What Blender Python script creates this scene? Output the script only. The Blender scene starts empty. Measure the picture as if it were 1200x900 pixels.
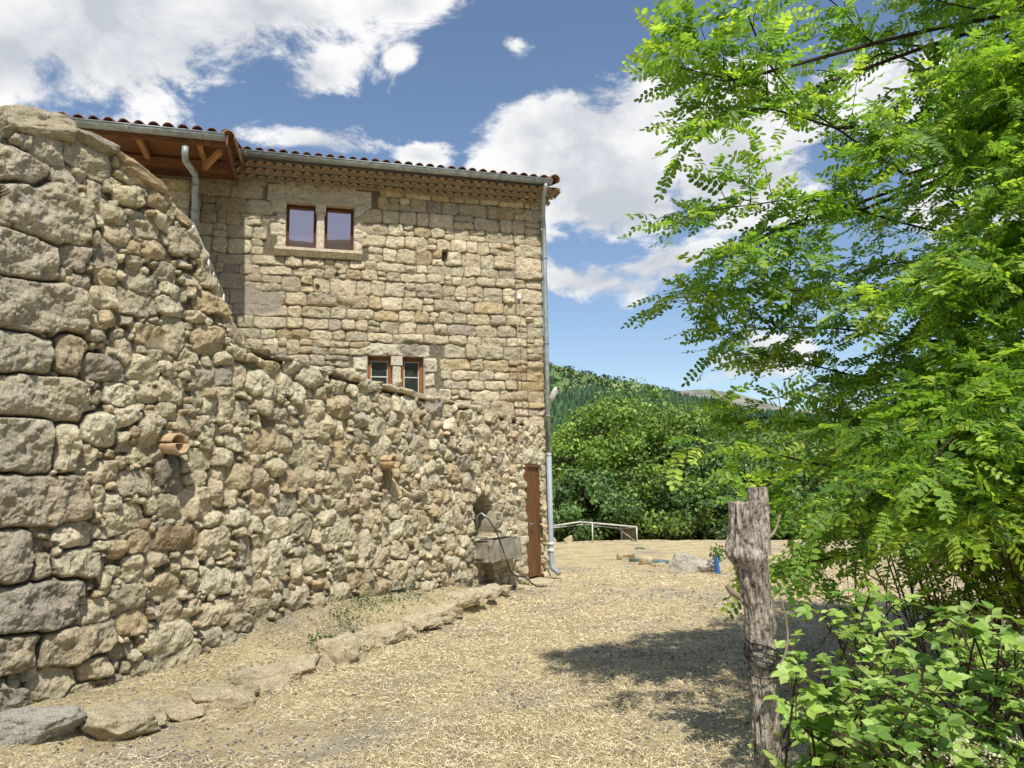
import bpy, bmesh, math, random
import numpy as np
from mathutils import Vector, Matrix
sc = bpy.context.scene
col = sc.collection
random.seed(7)
RS = np.random.RandomState(11)
R = math.radians
# ------------------------------------------------------------------ camera
FPX, PITCH, ROLL, EYE = 880.0, R(8.1), R(0.9), np.array([0, 0, 1.6])
Fw = np.array([0, math.cos(PITCH), math.sin(PITCH)])
Up0 = np.array([0, -math.sin(PITCH), math.cos(PITCH)])
Rt0 = np.array([1.0, 0, 0])
Rt = math.cos(ROLL)*Rt0 - math.sin(ROLL)*Up0
Up = math.sin(ROLL)*Rt0 + math.cos(ROLL)*Up0
def ray(px, py):
    d = Fw + (px-600)/FPX*Rt - (py-450)/FPX*Up
    return d
def at(px, py, y):                       # point of the world seen at a photo pixel at distance y
    d = ray(px, py); return EYE + d*(y/d[1])
def on_ground(px, py, z=0.0):
    d = ray(px, py); return EYE + d*((z-EYE[2])/d[2])
def on_plane(px, py, P, N):
    d = ray(px, py); return EYE + d*(np.dot(P-EYE, N)/np.dot(d, N))
cam = bpy.data.cameras.new('camera'); camo = bpy.data.objects.new('camera', cam); col.objects.link(camo)
cam.sensor_width = 36; cam.lens = FPX/1200*36; cam.clip_end = 6000; cam.clip_start = 0.05
m = Matrix((tuple(Rt), tuple(Up), tuple(-Fw))).transposed().to_4x4(); m.translation = Vector(EYE)
camo.matrix_world = m
sc.camera = camo
# ------------------------------------------------------------------ helpers
def setp(o, label=None, cat=None, group=None, kind=None):
    if label: o['label'] = label
    if cat: o['category'] = cat
    if group: o['group'] = group
    if kind: o['kind'] = kind
    return o
def empty(name, loc, label, cat, group=None):
    o = bpy.data.objects.new(name, None); col.objects.link(o); o.location = Vector(loc)
    o.empty_display_size = .2
    bpy.context.view_layer.update()
    return setp(o, label, cat, group)
def mk(name, V, F, mat, parent=None, smooth=False, colors=None):
    """V (n,3) world coords; F either (m,k) int array or list of arrays/lists"""
    V = np.asarray(V, dtype=np.float64).reshape(-1, 3)
    me = bpy.data.meshes.new(name)
    if isinstance(F, np.ndarray):
        nf, k = F.shape
        idx = F.ravel().astype(np.int32); st = np.arange(nf, dtype=np.int32)*k
    else:
        ln = np.array([len(f) for f in F], dtype=np.int32)
        idx = np.concatenate([np.asarray(f, dtype=np.int32).ravel() for f in F]) if len(F) else np.zeros(0, np.int32)
        st = np.concatenate([[0], np.cumsum(ln)[:-1]]).astype(np.int32); nf = len(F)
    base = np.zeros(3)
    if parent is not None: base = np.array(parent.matrix_world.translation)
    else: base = np.array([V[:,0].mean(), V[:,1].mean(), V[:,2].min()])
    me.vertices.add(len(V)); me.vertices.foreach_set('co', (V-base).ravel())
    me.loops.add(len(idx)); me.loops.foreach_set('vertex_index', idx)
    me.polygons.add(nf); me.polygons.foreach_set('loop_start', st)
    me.update(calc_edges=True); me.validate()
    if colors is not None and len(me.vertices) == len(V):
        a = me.attributes.new('Col', 'FLOAT_COLOR', 'POINT')
        c = np.ones((len(V), 4)); c[:, :3] = colors; a.data.foreach_set('color', c.ravel())
    me.polygons.foreach_set('use_smooth', np.full(len(me.polygons), bool(smooth)))
    if mat: me.materials.append(mat)
    o = bpy.data.objects.new(name, me); col.objects.link(o)
    if parent is not None:
        o.parent = parent
        if parent.type == 'MESH': pass
    else: o.location = Vector(base)
    bpy.context.view_layer.update()
    return o
class MB:
    def __init__(s): s.v = []; s.f = []; s.n = 0; s.c = []
    def add(s, V, F, c=None):
        V = np.asarray(V, float).reshape(-1, 3); s.v.append(V)
        for f in F: s.f.append([int(i)+s.n for i in f])
        if c is not None: s.c.append(np.broadcast_to(np.asarray(c, float), (len(V), 3)))
        s.n += len(V); return s
    def box(s, c, ax, half, taper=0):
        c = np.asarray(c, float); ax = [np.asarray(a, float) for a in ax]
        V = [c + ax[0]*half[0]*i + ax[1]*half[1]*j + ax[2]*half[2]*k for i in (-1, 1) for j in (-1, 1) for k in (-1, 1)]
        return s.add(V, [(0,1,3,2), (4,6,7,5), (0,4,5,1), (2,3,7,6), (0,2,6,4), (1,5,7,3)])
    def tube(s, pts, r, seg=10, cap=True):
        pts = [np.asarray(p, float) for p in pts]; n = len(pts)
        rr = r if hasattr(r, '__len__') else [r]*n
        V = []; prev = None
        for i, p in enumerate(pts):
            t = pts[min(i+1, n-1)] - pts[max(i-1, 0)]; t = t/(np.linalg.norm(t)+1e-9)
            if prev is None:
                a = np.array([0, 0, 1.0]) if abs(t[2]) < .9 else np.array([1.0, 0, 0])
            else: a = prev
            u = a - t*np.dot(a, t); u /= np.linalg.norm(u)+1e-9; w = np.cross(t, u); prev = u
            for k in range(seg):
                th = 2*math.pi*k/seg; V.append(p + rr[i]*(u*math.cos(th)+w*math.sin(th)))
        F = []
        for i in range(n-1):
            for k in range(seg):
                a = i*seg+k; b = i*seg+(k+1) % seg; F.append((a, b, b+seg, a+seg))
        if cap: F.append(tuple(range(seg))[::-1]); F.append(tuple((n-1)*seg+k for k in range(seg)))
        return s.add(V, F)
    def halfpipe(s, p0, p1, up, r, th, a0=0, a1=math.pi, seg=8):
        """arched shell from p0 to p1, arc from a0 to a1 in plane (side, up)"""
        p0 = np.asarray(p0, float); p1 = np.asarray(p1, float); d = p1-p0; d /= np.linalg.norm(d)
        up = np.asarray(up, float); up = up - d*np.dot(up, d); up /= np.linalg.norm(up); sd = np.cross(d, up)
        V = []
        for p in (p0, p1):
            for q in (r, r-th):
                for k in range(seg+1):
                    t = a0+(a1-a0)*k/seg; V.append(p + sd*q*math.cos(t) + up*q*math.sin(t))
        n = seg+1; F = []
        for k in range(seg):
            F += [(k, k+1, 2*n+k+1, 2*n+k), (n+k, 3*n+k, 3*n+k+1, n+k+1), (k, n+k, n+k+1, k+1), (2*n+k, 2*n+k+1, 3*n+k+1, 3*n+k)]
        F += [(0, 2*n, 3*n, n), (seg, n+seg, 3*n+seg, 2*n+seg)]
        return s.add(V, F)
    def build(s, name, mat, parent=None, smooth=False):
        c = np.concatenate(s.c) if s.c else None
        return mk(name, np.concatenate(s.v), s.f, mat, parent, smooth, c)
# value noise --------------------------------------------------------
def _h(ix, iy, iz, seed):
    n = (ix.astype(np.int64)*73856093) ^ (iy.astype(np.int64)*19349663) ^ (iz.astype(np.int64)*83492791) ^ (seed*2654435)
    n = (n ^ (n >> 13)) * 1274126177 & 0x7fffffff
    n = (n ^ (n >> 11)) * 374761393 & 0x7fffffff
    return ((n ^ (n >> 15)) & 0xffffff)/float(0xffffff)
def vnoise(P, f, seed=0):
    Q = P*f; I = np.floor(Q).astype(np.int64); T = Q-I; T = T*T*(3-2*T)
    x, y, z = I[..., 0], I[..., 1], I[..., 2]; a, b, c = T[..., 0], T[..., 1], T[..., 2]
    r = 0
    for dx in (0, 1):
        for dy in (0, 1):
            for dz in (0, 1):
                w = (a if dx else 1-a)*(b if dy else 1-b)*(c if dz else 1-c)
                r = r + w*_h(x+dx, y+dy, z+dz, seed)
    return r*2-1
def fbm(P, f, o=4, seed=0, g=.5):
    r = 0; a = 1; t = 0
    for i in range(o):
        r = r + a*vnoise(P, f*2.03**i, seed+i*17); t += a; a *= g
    return r/t
def P2(U, Vv, z=0.0): return np.stack([U, Vv, np.full_like(U, z)], -1)
# icosphere cache
_ico = {}
def ico(l):
    if l not in _ico:
        bm = bmesh.new(); bmesh.ops.create_icosphere(bm, subdivisions=l, radius=1)
        V = np.array([v.co[:] for v in bm.verts]); F = [[v.index for v in f.verts] for f in bm.faces]; bm.free(); _ico[l] = (V, F)
    return _ico[l]
def rock(c, half, ax=None, l=4, seed=0, rough=.08, sq=.75, facets=7):
    """one weathered stone: a squarish, facetted, noisy lump"""
    V, F = ico(l); rs = np.random.RandomState(seed)
    W = np.sign(V)*np.abs(V)**sq; W = W/np.max(np.abs(W), axis=1, keepdims=True)*.55 + V*.45
    for k in range(facets):
        d = rs.normal(size=3); d /= np.linalg.norm(d); o = rs.uniform(.62, .85)
        e = np.maximum(0, W@d-o); W = W - e[:, None]*d*.9
    n = fbm(W+seed*3.1, 1.3, 3, seed)*rough*2.2 + fbm(W+seed*1.7, 5, 4, seed+5)*rough*.9
    W = W*(1+n[:, None])
    W = W*np.asarray(half)
    if ax is not None: W = W@np.array(ax)
    return W+np.asarray(c), F
def rotax(rz, tilt=0, roll=0):
    M = Matrix.Rotation(rz, 3, 'Z')@Matrix.Rotation(tilt, 3, 'X')@Matrix.Rotation(roll, 3, 'Y')
    return np.array(M.transposed())
# ------------------------------------------------------------------ materials
def mat(name):
    m = bpy.data.materials.new(name); m.use_nodes = True; nt = m.node_tree
    b = nt.nodes['Principled BSDF']; b.inputs['Roughness'].default_value = .9
    if 'Specular IOR Level' in b.inputs: b.inputs['Specular IOR Level'].default_value = .2
    return m, nt, b
def nd(nt, t, **k):
    n = nt.nodes.new(t)
    for a, v in k.items():
        if a.startswith('_'): n.inputs[a[1:].replace('_', ' ')].default_value = v
        else: setattr(n, a, v)
    return n
def noise(nt, scale, detail=6, rough=.6, vec=None, dist=0):
    n = nd(nt, 'ShaderNodeTexNoise'); n.inputs['Scale'].default_value = scale; n.inputs['Detail'].default_value = detail
    n.inputs['Roughness'].default_value = rough; n.inputs['Distortion'].default_value = dist
    if vec is None:
        g = nd(nt, 'ShaderNodeNewGeometry'); vec = g.outputs['Position']
    nt.links.new(vec, n.inputs['Vector']); return n.outputs['Fac']
def ramp(nt, fac, stops, interp='LINEAR'):
    r = nd(nt, 'ShaderNodeValToRGB'); e = r.color_ramp.elements; r.color_ramp.interpolation = interp
    while len(e) < len(stops): e.new(.5)
    for q, (p, c) in zip(e, stops):
        q.position = p; q.color = (*(c if hasattr(c, '__len__') else (c, c, c)), 1)
    nt.links.new(fac, r.inputs['Fac']); return r.outputs['Color']
def mix(nt, a, b, fac, mode='MULTIPLY'):
    n = nd(nt, 'ShaderNodeMix', data_type='RGBA', blend_type=mode)
    for k, v in ((0, fac), (6, a), (7, b)):
        if hasattr(v, 'is_linked') or hasattr(v, 'links'): nt.links.new(v, n.inputs[k])
        else: n.inputs[k].default_value = v if k == 0 else (*v, 1)
    return n.outputs[2]
def bump(nt, b, h, strength=.5, dist=.01, prev=None):
    n = nd(nt, 'ShaderNodeBump'); n.inputs['Strength'].default_value = strength; n.inputs['Distance'].default_value = dist
    nt.links.new(h, n.inputs['Height'])
    if prev is not None: nt.links.new(prev, n.inputs['Normal'])
    nt.links.new(n.outputs[0], b.inputs['Normal']); return n.outputs[0]
def attr(nt, name='Col'):
    n = nd(nt, 'ShaderNodeAttribute', attribute_name=name); return n.outputs['Color']
def stone_mat(name, usecol=True, base=(.42, .37, .28), lichen=.5):
    m, nt, b = mat(name)
    c = attr(nt) if usecol else ramp(nt, noise(nt, 3, 4), [(.35, tuple(x*.8 for x in base)), (.65, base)])
    c = mix(nt, c, ramp(nt, noise(nt, 22, 8, .7), [(.3, (.50, .47, .43)), (.47, (.95, .94, .92)), (.7, (1.32, 1.30, 1.2))]), 1)
    c = mix(nt, c, ramp(nt, noise(nt, 110, 3, .7), [(.36, (.30, .28, .26)), (.46, (1, 1, 1)), (.7, (1.25, 1.25, 1.2))]), .85)
    c = mix(nt, c, (.085, .078, .062), ramp(nt, noise(nt, 11, 10, .85), [(.51, 0), (.60, lichen)]), 'MIX')
    c = mix(nt, c, (.80, .74, .58), ramp(nt, noise(nt, 13, 10, .8, None, .3), [(.55, 0), (.68, .55)]), 'MIX')
    nt.links.new(c, b.inputs['Base Color'])
    n1 = bump(nt, b, noise(nt, 28, 9, .78), 1, .035)
    bump(nt, b, noise(nt, 120, 4, .75), .9, .009, n1)
    b.inputs['Roughness'].default_value = .97
    return m
M = {}
M['rubble'] = stone_mat('rubble_stone', lichen=.6)
M['ashlar'] = stone_mat('ashlar_stone', lichen=.3)
M['boulder'] = stone_mat('boulder_stone', False, (.76, .66, .46), .3)
M['boulder_grey'] = stone_mat('boulder_grey', False, (.62, .59, .52), .4)
M['pale_stone'] = stone_mat('pale_dressed_stone', False, (.86, .79, .63), .15)
M['trough'] = stone_mat('trough_stone', False, (.50, .46, .38), .6)
def simple(name, c, rough=.6, metal=0, var=.15, sc_=15, bmp=0, spec=.3):
    m, nt, b = mat(name)
    cc = ramp(nt, noise(nt, sc_, 6, .65), [(.3, tuple(x*(1-var) for x in c)), (.7, tuple(x*(1+var) for x in c))])
    nt.links.new(cc, b.inputs['Base Color']); b.inputs['Roughness'].default_value = rough; b.inputs['Metallic'].default_value = metal
    b.inputs['Specular IOR Level'].default_value = spec
    if bmp: bump(nt, b, noise(nt, sc_*2, 6, .7), .6, bmp)
    return m
M['zinc'] = simple('zinc', (.34, .38, .39), .55, .45, .35, 9)
M['zinc_dark'] = simple('zinc_joint', (.30, .33, .35), .5, .5)
M['plastic_grey'] = simple('grey_plastic', (.33, .38, .40), .5)
M['terracotta'] = simple('terracotta', (.20, .10, .062), .95, 0, .45, 14, .004)
M['cornice'] = simple('old_cornice_tile', (.36, .26, .175), .95, 0, .5, 9, .006)
M['spout'] = simple('pale_spout_clay', (.46, .33, .20), .95, 0, .35, 18, .004)
M['terracotta_pale'] = simple('terracotta_pale', (.34, .20, .12), .95, 0, .35, 18, .004)
M['mortar'] = simple('mortar', (.34, .30, .24), .98, 0, .25, 20, .006)
M['white_metal'] = simple('white_painted_metal', (.62, .62, .58), .5, 0, .12)
M['white_plastic'] = simple('white_plastic', (.8, .8, .78), .35, 0, .05)
M['black_rubber'] = simple('black_rubber', (.02, .02, .022), .5, 0, .2)
M['red_rubber'] = simple('red_rubber', (.28, .07, .05), .6)
M['blue'] = simple('blue_plastic', (.04, .14, .42), .45, 0, .15)
M['bluegreen'] = simple('weathered_blue_green_pipe', (.10, .17, .17), .6, 0, .25)
M['green'] = simple('green_plastic', (.07, .12, .05), .6)
M['dark'] = simple('dark_interior_shade', (.015, .014, .012), .9)  # near-black colour standing for shade inside the spouts and trough
M['wire'] = simple('rusty_wire', (.045, .04, .04), .45, .5, .4)
M['hole'] = simple('rubble_core', (.16, .14, .11), .98, 0, .3, 12, .01)
def wood_mat(name, c1, c2, axis, sc_=6, rough=.6):
    m, nt, b = mat(name)
    g = nd(nt, 'ShaderNodeNewGeometry'); mp = nd(nt, 'ShaderNodeMapping'); nt.links.new(g.outputs['Position'], mp.inputs['Vector'])
    mp.inputs['Scale'].default_value = axis
    n = noise(nt, sc_, 8, .65, mp.outputs[0], .4)
    nt.links.new(ramp(nt, n, [(.3, c1), (.7, c2)]), b.inputs['Base Color']); b.inputs['Roughness'].default_value = rough
    bump(nt, b, n, .4, .004); return m
M['soffit'] = wood_mat('varnished_soffit_wood', (.11, .048, .025), (.25, .12, .06), (1, 12, 6), 3)
M['beam'] = wood_mat('beam_wood', (.30, .15, .06), (.50, .28, .13), (8, 1, 8), 4)
M['door'] = wood_mat('door_wood', (.08, .04, .018), (.24, .12, .05), (14, 14, 1), 2.5, .5)
M['frame'] = wood_mat('window_wood', (.09, .03, .016), (.16, .055, .028), (6, 6, 1), 6, .4)
M['frame2'] = wood_mat('lower_window_wood', (.24, .09, .03), (.40, .17, .06), (6, 6, 1), 6, .4)
def glass_mat(name, c, g):
    m, nt, b = mat(name); out = nt.nodes['Material Output']
    b.inputs['Base Color'].default_value = (*c, 1)
    gl = nd(nt, 'ShaderNodeBsdfGlossy'); gl.inputs['Roughness'].default_value = .015; gl.inputs['Color'].default_value = (1, .76, .70, 1)
    bp = nd(nt, 'ShaderNodeBump'); bp.inputs['Strength'].default_value = .01; bp.inputs['Distance'].default_value = .02
    nt.links.new(noise(nt, 2.5, 2), bp.inputs['Height']); nt.links.new(bp.outputs[0], gl.inputs['Normal'])
    mx = nd(nt, 'ShaderNodeMixShader'); mx.inputs[0].default_value = g
    nt.links.new(b.outputs[0], mx.inputs[1]); nt.links.new(gl.outputs[0], mx.inputs[2]); nt.links.new(mx.outputs[0], out.inputs[0]); return m
M['glass'] = glass_mat('curtained_glass', (.07, .04, .05), .46)
M['glass_dark'] = glass_mat('dark_glass', (.02, .03, .028), .16)
def leaf_mat(name, tr=.45, rough=.45, usecol=True, c=(.07, .14, .03)):
    m, nt, b = mat(name); out = nt.nodes['Material Output']
    cc = attr(nt) if usecol else ramp(nt, noise(nt, 3, 3), [(.3, tuple(x*.7 for x in c)), (.7, tuple(x*1.3 for x in c))])
    nt.links.new(cc, b.inputs['Base Color']); b.inputs['Roughness'].default_value = rough; b.inputs['Specular IOR Level'].default_value = .35
    t = nd(nt, 'ShaderNodeBsdfTranslucent')
    nt.links.new(mix(nt, cc, (1.55, 1.6, .7), 1), t.inputs['Color'])
    mx = nd(nt, 'ShaderNodeMixShader'); mx.inputs[0].default_value = tr
    nt.links.new(b.outputs[0], mx.inputs[1]); nt.links.new(t.outputs[0], mx.inputs[2]); nt.links.new(mx.outputs[0], out.inputs[0]); return m
M['locust'] = leaf_mat('locust_leaf', .5)
M['leaf'] = leaf_mat('broad_leaf', .28, .6)
M['bramble'] = leaf_mat('bramble_leaf', .3, .5)
def vcol_mat(name, rough=.95):
    m, nt, b = mat(name); nt.links.new(attr(nt), b.inputs['Base Color']); b.inputs['Roughness'].default_value = rough; return m
M['straw'] = vcol_mat('straw'); M['pebble'] = vcol_mat('pebble')
def bark_mat(name, c1, c2, axis=(10, 10, 2), sc_=5, d=.02):
    m, nt, b = mat(name)
    g = nd(nt, 'ShaderNodeNewGeometry'); mp = nd(nt, 'ShaderNodeMapping'); nt.links.new(g.outputs['Position'], mp.inputs['Vector'])
    mp.inputs['Scale'].default_value = axis
    n = noise(nt, sc_, 9, .72, mp.outputs[0], .6)
    n2 = noise(nt, 60, 5, .7)
    c = ramp(nt, n, [(.38, c1), (.48, tuple((a+b_)/2 for a, b_ in zip(c1, c2))), (.60, c2)])
    c = mix(nt, c, ramp(nt, n2, [(.38, (.3, .27, .24)), (.5, (1, 1, 1))]), .85); c = mix(nt, c, (.07, .05, .035), ramp(nt, noise(nt, 16, 8, .75), [(.56, 0), (.66, .75)]), 'MIX')
    nt.links.new(c, b.inputs['Base Color'])
    p = bump(nt, b, n, 1, d); bump(nt, b, n2, .5, d*.2, p); return m
M['post'] = bark_mat('weathered_post_wood', (.10, .07, .05), (.80, .72, .60), (12, 12, 4.5), 6, .022)
M['endgrain'] = bark_mat('sawn_end_wood', (.16, .12, .08), (.5, .43, .33), (6, 6, 6), 6, .008)
M['bark'] = bark_mat('bark', (.03, .022, .016), (.12, .09, .065))
M['twig'] = simple('twig', (.07, .045, .03), .9, 0, .3)
M['twig_pale'] = simple('twig_pale', (.28, .22, .16), .9, 0, .3)
# ground material
m, nt, b = mat('dry_mown_ground')
c = ramp(nt, noise(nt, 30, 8, .75), [(.28, (.26, .20, .11)), (.42, (.58, .47, .28)), (.58, (.80, .68, .43)), (.8, (.88, .77, .52))])
c = mix(nt, c, (.38, .355, .32), ramp(nt, noise(nt, .75, 6, .65, None, .5), [(.50, 0), (.66, .7)]), 'MIX')
c = mix(nt, c, ramp(nt, noise(nt, 90, 6, .8), [(.38, (.25, .23, .22)), (.48, (.95, .95, .95)), (.68, (1.25, 1.22, 1.12))]), 1)
c = mix(nt, c, ramp(nt, noise(nt, 2.2, 5, .6), [(.35, (.78, .76, .72)), (.6, (1.05, 1.05, 1.02))]), 1)
nt.links.new(c, b.inputs['Base Color']); p = bump(nt, b, noise(nt, 45, 8, .75), 1, .03); bump(nt, b, noise(nt, 200, 3, .7), .7, .008, p)
M['ground'] = m
m, nt, b = mat('valley_grass')
c = ramp(nt, noise(nt, .03, 8, .7), [(.35, (.08, .14, .05)), (.5, (.14, .21, .07)), (.6, (.24, .27, .11)), (.78, (.40, .37, .22))])
nt.links.new(c, b.inputs['Base Color']); M['hill_grass'] = m
m, nt, b = mat('forest_floor')
nt.links.new(ramp(nt, noise(nt, .3, 8, .7), [(.3, (.012, .03, .012)), (.7, (.035, .07, .03))]), b.inputs['Base Color']); M['forest'] = m
m, nt, b = mat('far_rocky_slope')
c = ramp(nt, noise(nt, .012, 10, .75), [(.35, (.14, .18, .11)), (.5, (.36, .35, .28)), (.65, (.54, .49, .40))])
nt.links.new(c, b.inputs['Base Color']); bump(nt, b, noise(nt, .02, 9, .75), 1, 25); M['far'] = m
# ------------------------------------------------------------------ key geometry
Wd = np.array([.452, .892, 0]); Wd /= np.linalg.norm(Wd); Wn = np.array([Wd[1], -Wd[0], 0]); W0 = np.array([-3.4, 6.2, 0])
def wallp(u, z, h=0): return W0 + Wd*u + Wn*h + np.array([0, 0, z])
def wall_uv(px, py):
    p = on_plane(px, py, W0, Wn); return float(np.dot(p-W0, Wd)), float(p[2])
HC = np.array([.62, 14.3, 0]); HL = np.array([-.966, -.258, 0]); HN = np.array([.258, -.966, 0]); ZZ = np.array([0, 0, 1.0])
def hp(s, w, z): return HC + HL*s + HN*w + ZZ*z
def fac_sz(px, py, w=0):
    p = on_plane(px, py, HC+HN*w, HN); return float(np.dot(p-HC, HL)), float(p[2])
# ------------------------------------------------------------------ stone relief fields
class Field:
    def __init__(s, u0, u1, v0, v1, res):
        s.u0, s.v0, s.res = u0, v0, res
        s.U, s.V = np.meshgrid(np.arange(u0, u1, res), np.arange(v0, v1, res)); s.sh = s.U.shape
        s.seeds = []
    def solve(s, warp=.012, wf=4, seed=1):
        U, V = s.U, s.V
        Uw = U + fbm(P2(U, V, 1.3), wf, 3, seed)*warp*2; Vw = V + fbm(P2(U, V, 7.7), wf, 3, seed+3)*warp*2
        F1 = np.full(s.sh, 9.0); F2 = np.full(s.sh, 9.0); L = np.full(s.sh, -1, int)
        for i, (cu, cv, sx, sy, an, p, *_) in enumerate(s.seeds):
            r = max(sx, sy)*1.75+.03
            i0 = max(0, int((cu-r-s.u0)/s.res)); i1 = int((cu+r-s.u0)/s.res)+1; j0 = max(0, int((cv-r-s.v0)/s.res)); j1 = int((cv+r-s.v0)/s.res)+1
            if i1 <= 0 or j1 <= 0 or i0 >= s.sh[1] or j0 >= s.sh[0]: continue
            du = Uw[j0:j1, i0:i1]-cu; dv = Vw[j0:j1, i0:i1]-cv; c_, s_ = math.cos(an), math.sin(an)
            x = np.abs(du*c_+dv*s_)/sx; y = np.abs(-du*s_+dv*c_)/sy
            d = (x**p+y**p)**(1/p)
            f1 = F1[j0:j1, i0:i1]; f2 = F2[j0:j1, i0:i1]; l = L[j0:j1, i0:i1]
            new = d < f1
            f2[:] = np.where(new, f1, np.minimum(f2, d)); f1[:] = np.where(new, d, f1); l[:] = np.where(new, i, l)
        s.F1, s.F2, s.L = F1, F2, L
        return s
def relief(f, depth, rnd, lim=1.08, facet=.5, seed=0, rough=.008, tint=None, gap=1.0):
    """height and colour from the stone layout"""
    n = len(f.seeds); S = np.array([q[:6] for q in f.seeds]); rs = np.random.RandomState(seed)
    L = np.maximum(f.L, 0); cu, cv, sx, sy = (S[:, k][L] for k in range(4)); sm = np.minimum(sx, sy)
    e = np.minimum((lim-f.F1)*sm, (f.F2-f.F1)*sm*.62*gap)
    bg0 = np.array([(q[6] if len(q) > 6 else 1.0) for q in f.seeds])[L] > 1.6
    x = np.clip((e-np.where(bg0, .006, 0))/(rnd*np.where(bg0, 2.6, np.clip(sm/.1, .5, 1.4))), 0, 1); prof = np.sqrt(np.maximum(0, 1-(1-x)**2))
    qx = (f.U-cu)/sx; qy = (f.V-cv)/sy
    h = np.ones(f.sh)
    for k in range(6):
        a = rs.uniform(0, 6.28, n)[L]; o = rs.uniform(-.1, .8, n)[L]; sl = rs.uniform(.1, 1.2, n)[L]*facet
        h -= np.maximum(0, qx*np.cos(a)+qy*np.sin(a)-o)*sl
    base = rs.uniform(.55, 1.2, n)[L]; big_ = np.array([(q[6] if len(q) > 6 else 1.0) for q in f.seeds])[L] > 1.6; h = np.where(big_, 1-(1-h)*.3, h); base = np.where(big_, .85, base)
    dep_ = np.array([(q[6] if len(q) > 6 else 1.0) for q in f.seeds]); dep = dep_[L]
    P = P2(f.U, f.V, .3); P = P + np.stack([L*.37, L*.11, L*.23], -1)
    nz = fbm(P, 7, 5, seed+1, .55)
    nf = fbm(P, 30, 3, seed+9, .7); nz = np.sign(nz)*np.abs(nz)**.8
    H = prof*depth*dep*base*np.clip(h, .15, 2)*(1+.35*nz) + prof*(nz*rough*1.6+nf*rough*.8 - np.maximum(0, nf-.32)*rough*3.)
    mm = (prof <= 0.02)
    H += np.where(mm, fbm(P2(f.U, f.V, 2), 9, 4, seed+4)*.012, 0)
    # colour
    pal = tint(rs, n)
    C = pal[L]*(1+.16*nz[..., None])
    mort = np.array([.50, .435, .31])
    mv = fbm(P2(f.U, f.V, 5), 2, 3, seed+6)[..., None]
    t = np.clip(1-x*2.2, 0, 1)[..., None]
    C = C*(1-t*.85) + mort*(1+.22*mv)*(t*.85)
    C *= (1-.32*(np.clip(1-np.abs(x-.12)*7, 0, 1)*(nz < .25)))[..., None]
    return H, C, prof
def tint_rubble(rs, n):
    P = np.array([[.72, .63, .45], [.78, .69, .50], [.63, .56, .42], [.82, .75, .57], [.70, .57, .37], [.52, .47, .38], [.58, .45, .30]])
    k = rs.choice(len(P), n, p=[.27, .24, .16, .16, .12, .03, .02]); return 1.1*P[k]*rs.uniform(.84, 1.12, (n, 1))*rs.uniform(.98, 1.02, (n, 3))
def tint_ash(rs, n):
    P = np.array([[.60, .53, .38], [.67, .59, .43], [.54, .48, .37], [.71, .64, .48], [.58, .47, .30], [.45, .40, .33]])
    k = rs.choice(len(P), n, p=[.28, .26, .16, .16, .1, .04]); return 1.12*P[k]*rs.uniform(.84, 1.1, (n, 1))*rs.uniform(.98, 1.02, (n, 3))
def grid_faces(keep):
    nv, nu = keep.shape; I = np.arange(nv*nu).reshape(nv, nu)
    k = keep[:-1, :-1] & keep[1:, :-1] & keep[:-1, 1:] & keep[1:, 1:]
    return np.stack([I[:-1, :-1][k], I[:-1, 1:][k], I[1:, 1:][k], I[1:, :-1][k]], -1)
def compact(V, F, C=None):
    used = np.unique(F); mp = np.full(len(V), -1); mp[used] = np.arange(len(used))
    return V[used], mp[F], (C[used] if C is not None else None)
# ================================================================== RUBBLE WALL
TU = [(-1.8, 3.95), (-.75, 4.42), (-.15, 4.52), (.35, 4.42), (.68, 4.18), (.95, 3.85), (1.15, 3.5), (1.4, 3.25), (2.0, 3.12), (3.04, 3.02), (4.9, 2.93), (7, 2.9), (9.3, 2.92)]
BU = [(-1.8, .05), (-.1, .1), (.7, .12), (1.3, .2), (2.2, .34), (3.04, .40), (4.9, .32), (6.2, .22), (7.4, .07), (9.3, .03)]
# top line measured on the photograph
_top = [(0, 124), (60, 134), (100, 149), (150, 176), (200, 228), (225, 262), (245, 305), (265, 360), (280, 395), (320, 413), (400, 437), (500, 464), (570, 480), (634, 500)]
TU = [(-2, wall_uv(0, 128)[1]-.3)] + [wall_uv(a, b_-3) for a, b_ in _top] + [(9.4, wall_uv(634, 497)[1])]
def lin(T, x): return np.interp(x, [t[0] for t in T], [t[1] for t in T])
UEND = wall_uv(637, 560)[0]
f = Field(-1.7, UEND, -.25, 4.75, .0092)
man = []
for (x0, y0, x1, y1) in [(-60, 168, 62, 208), (-70, 262, 70, 320), (5, 212, 108, 278), (-60, 322, 105, 384), (-60, 371+15, 62, 436), (-60, 438, 106, 490),
                         (-70, 488, 58, 556), (-60, 557, 100, 617), (-60, 622, 32, 684), (-60, 684, 88, 742), (-40, 744, 40, 790),
                         (62, 498, 92, 552), (64, 388, 100, 440), (45, 735, 128, 775), (88, 770, 125, 797), (96, 482, 132, 520), (34, 648, 58, 680), (62, 645, 116, 680)]:
    cx, cy = (x0+x1)/2, (y0+y1)/2
    u, v = wall_uv(cx, cy); ua, va = wall_uv(x0, cy); ub, vb = wall_uv(x1, cy); vt = wall_uv(cx, y0)[1]; vm = wall_uv(cx, y1)[1]
    man.append(((ua+ub)/2, v, abs(ub-ua)/2, abs(vt-vm)/2, 0.0, 5.0, 1.7))
DU0, DU1 = wall_uv(616.5, 600)[0], wall_uv(632, 600)[0]; DT = 2.06
door_l = wall_uv(616, 530); 
NU, NZ = wall_uv(566, 610); NW = abs(wall_uv(577, 610)[0]-wall_uv(555, 610)[0])/2; NB = wall_uv(566, 630)[1]; NT = wall_uv(566, 580)[1]
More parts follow.
